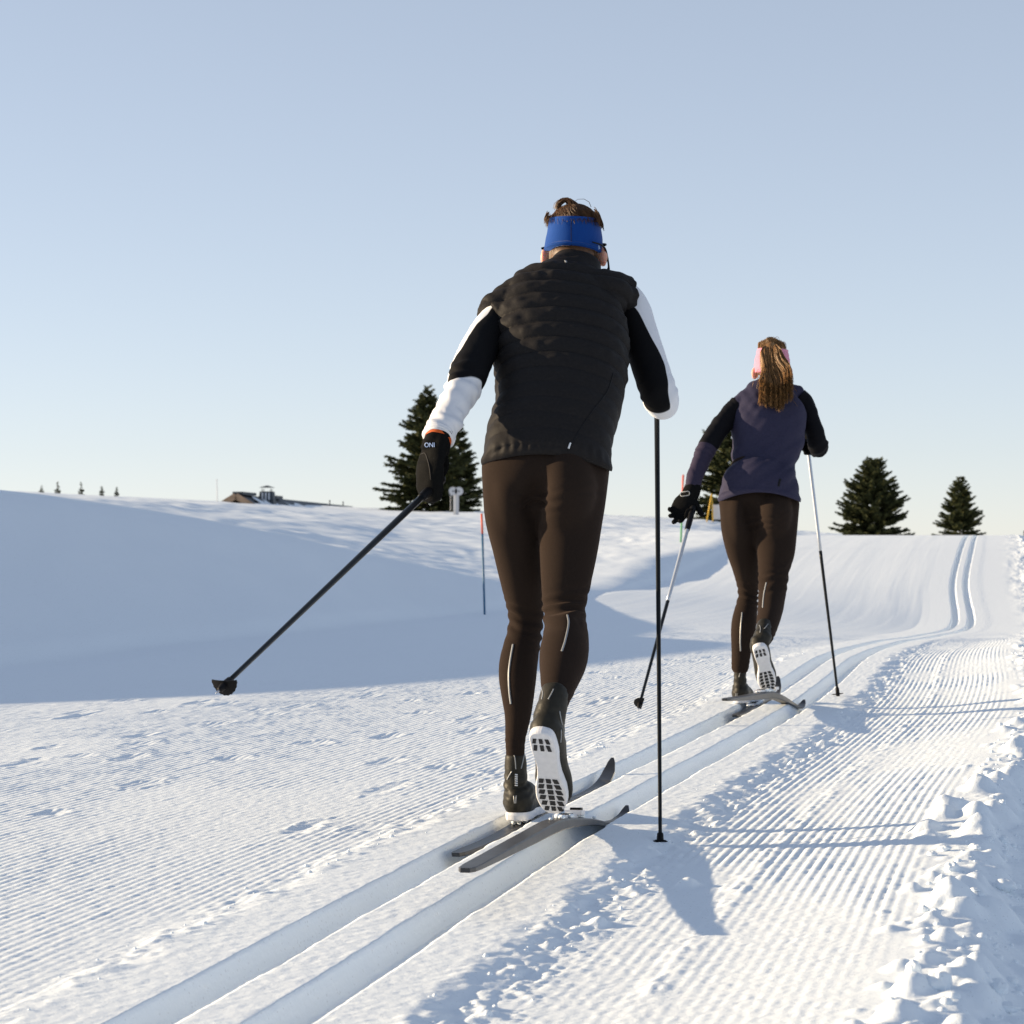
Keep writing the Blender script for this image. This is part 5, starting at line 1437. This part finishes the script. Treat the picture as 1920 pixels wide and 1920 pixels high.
def marker(label, foot, top, r, cols, group='marker stakes along the trail'):
    root = thing('marker_stake', foot, label, 'marker stake', group)
    foot = np.asarray(foot, float); top = np.asarray(top, float); prev = 0.0
    for f, m, nm in cols:
        p = Part(); p.tube(foot + (top - foot) * prev - (np.array([0, 0, .25]) if prev == 0 else 0), foot + (top - foot) * f, r, n=10); o = p.build(nm, M[m], root, foot, True); prev = f
    return root
M['stake_blue'] = mat('stake_blue', (0.03, 0.12, 0.22), .5, .4); M['stake_red'] = mat('stake_red', (0.70, 0.10, 0.04), .5, .4)
M['stake_green'] = mat('stake_green', (0.08, 0.33, 0.12), .5, .4); M['yellow'] = mat('yellow_post', (0.75, 0.45, 0.05), .5, .4)
M['panel_white'] = mat('panel_white', (0.78, 0.72, 0.66), .6, .3, noise=.05, nscale=20); M['pale_grey'] = mat('pale_grey_metal', (0.55, 0.55, 0.57), .5, .4)
f1 = P(910, 1147, 27.6); f1[2] = float(gz(f1[0], f1[1]))
marker('thin blue stake with orange top beside the left thigh of the front man', f1, P(903, 963, 27.6), .0115, [(.80, 'stake_blue', 'stake_shaft'), (1.0, 'stake_red', 'stake_top')])
f2 = P(1276, 1019, 53.0); f2[2] = float(gz(f2[0], f2[1]))
marker('thin green stake with red top beside the open left hand of the woman', f2, P(1281, 890, 53.0), .020, [(.62, 'stake_green', 'stake_shaft'), (1.0, 'stake_red', 'stake_top')])
f3 = P(408, 944, 112.0); f3[2] = float(gz(f3[0], f3[1]))
mast = thing('mast', f3, 'thin bare grey mast on the horizon left of the chalet', 'mast')
p = Part(); p.tube(f3 - np.array([0, 0, .3]), P(406.5, 900, 112), .022, .014, n=8); p.build('mast_pole', M['pale_grey'], mast, f3, True)
p = Part(); p.tube(P(406.5, 900.5, 112), P(406.5, 898.6, 112), .028, .028, n=8); p.build('mast_cap', M['pale_grey'], mast, f3, True)

f4 = P(855, 959, 113.0); f4[2] = float(gz(f4[0], f4[1])) - .05
po = thing('lift_post', f4, 'white post with two round discs in front of the spruces', 'post')
p = Part(); p.box((P(852.5, 0, 113)[0], 113, f4[2] + .45), (.12, .14, 1.05)); p.build('post_board', M['panel_white'], po, f4)
p = Part(); p.box((P(857.5, 0, 113)[0], 113.05, f4[2] + .50), (.13, .16, 1.15)); p.build('post_column', M['pale_grey'], po, f4)
for px in (849.5, 860.5):
    c = P(px, 921, 112.9); p = Part()
    p.put(*loft([(c - np.array([0, .03, 0]), .19), (c + np.array([0, .05, 0]), .19)], m=20, per=1, cap='flat')); dsc = p.build('disc', M['pale_grey'], po, f4)
    p = Part(); p.put(*loft([(c - np.array([0, .05, 0]), .035), (c - np.array([0, .03, 0]), .035)], m=10, per=1, cap='flat')); p.build('hub', M['slate'], dsc, f4)
p = Part(); p.tube(P(845, 957, 112.8), P(845, 929, 112.8), .012, n=6); p.box(P(845, 928.5, 112.8), (.12, .03, .02)); x_ = p.build('bracket', M['pale_grey'], po, f4); x_['kind'] = 'stuff'

f5 = P(1330, 974, 100.0); f5[2] = float(gz(f5[0], f5[1])) - .05
bn = thing('banner_frame', f5, 'pale banner panel on yellow poles behind the left hip of the woman', 'banner')
for a, b in (((1325, 974), (1334.5, 926)), ((1337, 974), (1334.5, 926)), ((1388, 974), (1388, 935))):
    p = Part(); p.tube(P(*a, 100) - np.array([0, 0, .1]), P(*b, 100), .025, n=8); p.build('pole', M['yellow'], bn, f5, True)
c0, c1 = P(1336.5, 946, 100.02), P(1386, 974, 100.3); p = Part(); p.box((c0 + c1) / 2, (c1[0] - c0[0], .03, c0[2] - c1[2])); p.build('banner', M['panel_white'], bn, f5)

# --- lumps of snow thrown up on the right bank
def lump_mesh(seed, n=26, k=18):
    V, F = ball((0, 0, 0), 1.0, None, n, k)
    d = .22 * vn3(V[:, 0] * 1.6 + seed, V[:, 1] * 1.6, V[:, 2] * 1.6, seed) + .13 * vn3(V[:, 0] * 3.7, V[:, 1] * 3.7 + seed, V[:, 2] * 3.7, seed + 3) + .03 * vn3(V[:, 0] * 7, V[:, 1] * 7, V[:, 2] * 7 + seed, seed + 5)
    V = V * (1 + d)[:, None]
    return mesh_np('snow_lump', V, F, True)
LM = [lump_mesh(s) for s in (1, 2, 3, 4, 5)]
for me in LM: me.materials.append(SNOW)
LUMPS = [(1761, 1852, 44, 1.0, 'biggest rounded snow lump at the foot of the bank in the lower right corner'), (1882, 1660, 40, .62, 'large lone snow lump in the blue shade at the right edge'),
         (1714, 1825, 32, 1.1, 'upright snow lump left of the biggest one on the bank'), (1697, 1852, 32, .9, 'round snow lump left of the upright one on the bank'), (1872, 1859, 34, .85, 'lone snow lump in the shade at the lower right edge'),
         (1889, 1892, 44, .4, 'long flat snow lump in the bottom right corner'), (1785, 1630, 26, .8, 'knobbly snow lump on the bank level with the large lone one'), (1767, 1650, 24, .8, 'snow lump just below and left of the knobbly one on the bank crest'),
         (1831, 1590, 18, .7, 'small snow lump right of where the upper leg shadow meets the bank crest'), (1858, 1574, 14, .8, 'left one of two small snow lumps side by side in the shade at right'), (1881, 1575, 20, .7, 'right one of two small snow lumps side by side in the shade at right'),
         (1827, 1669, 20, .45, 'flat small snow lump in the shade left of the large lone one'), (1840, 1690, 14, .8, 'tiny round snow lump below the flat one in the shade'), (1690, 1893, 20, .7, 'small snow lump at the bottom edge left of the biggest one'),
         (1671, 1914, 16, .8, 'snow lump cut by the bottom edge of the picture'), (1733, 1766, 20, .8, 'snow lump on the bank crest above the upright one'), (1754, 1720, 22, .6, 'low wide snow lump on the bank crest, midway between knobbly and upright ones'),
         (1731, 1708, 18, .8, 'snow lump left of the low wide one on the bank crest'), (1772, 1592, 22, .6, 'snow lump where the leg shadow runs over the bank crest'), (1748, 1600, 18, .6, 'snow lump left of the leg shadow end, on the sunny side of the crest'),
         (1880, 1520, 14, .7, 'small snow lump at the right edge above the pair in the shade'), (1875, 1360, 12, .8, 'farthest small snow lump on the right bank, level with the ski of the woman'),
         (1716, 1850, 18, .8, 'small snow lump squeezed between the round one and the biggest one'), (1725, 1790, 14, .8, 'small snow lump just above the upright one')]
r6 = np.random.default_rng(8)
for i, (px, py, w, fl, lab) in enumerate(LUMPS):
    g = ground_hit(px, py + w * .22)
    r = w * g[1] / FPX / 2
    s_ = g[0] - float(XC(g[1])); iy = int(np.searchsorted(GY, g[1])); ix = int(np.searchsorted(GS, s_))
    g[2] = max(g[2], float(GZ[iy - 1:iy + 1, ix - 1:ix + 1].mean()))
    o = bpy.data.objects.new('snow_lump', LM[i % 5]); COL.objects.link(o)
    o.scale = (r * r6.uniform(.9, 1.1), r * r6.uniform(.9, 1.2), r * fl); o.rotation_euler = (0, 0, r6.uniform(0, 6.28))
    o.location = (g[0], g[1], g[2] + r * fl * .45)
    tag(o, lab, 'snow lump', 'snow lumps on the right bank')
# fine crumbs, past counting
cr = Part(); tiny = ball((0, 0, 0), 1.0, None, 7, 5)
for i in range(1100):
    y = 3.9 + 14 * r6.random() ** 1.6
    k = r6.random()
    s = r6.normal(1.25, .14) if k < .80 else (r6.normal(.39, .05) if k < .92 else r6.normal(-.375, .03))
    if k < .80 and s < 1.1: continue
    r = min(.009, .0028 * math.exp(r6.exponential(.62))) * (1.25 if k < .80 else .7)
    x = s + float(XC(y))
    cr.put(tiny[0] * np.array([r * r6.uniform(.8, 1.3), r * r6.uniform(.8, 1.3), r * r6.uniform(.6, 1.0)]) + np.array([x, y, 0]), tiny[1])
V, F = cr.arr()
n = len(tiny[0]); C = V.reshape(-1, n, 3).mean(1)
gh = ground((C[:, 0] - XC(C[:, 1]))[None], C[:, 1][None])[0]
V = (V.reshape(-1, n, 3) + np.array([0, 0, 1.0]) * (gh + .001)[:, None, None]).reshape(-1, 3)
tag(add('snow_crumbs', mesh_np('snow_crumbs', V, F, True), SNOW), 'loose snow crumbs scattered along the track edges and the bank', None, None, 'stuff')
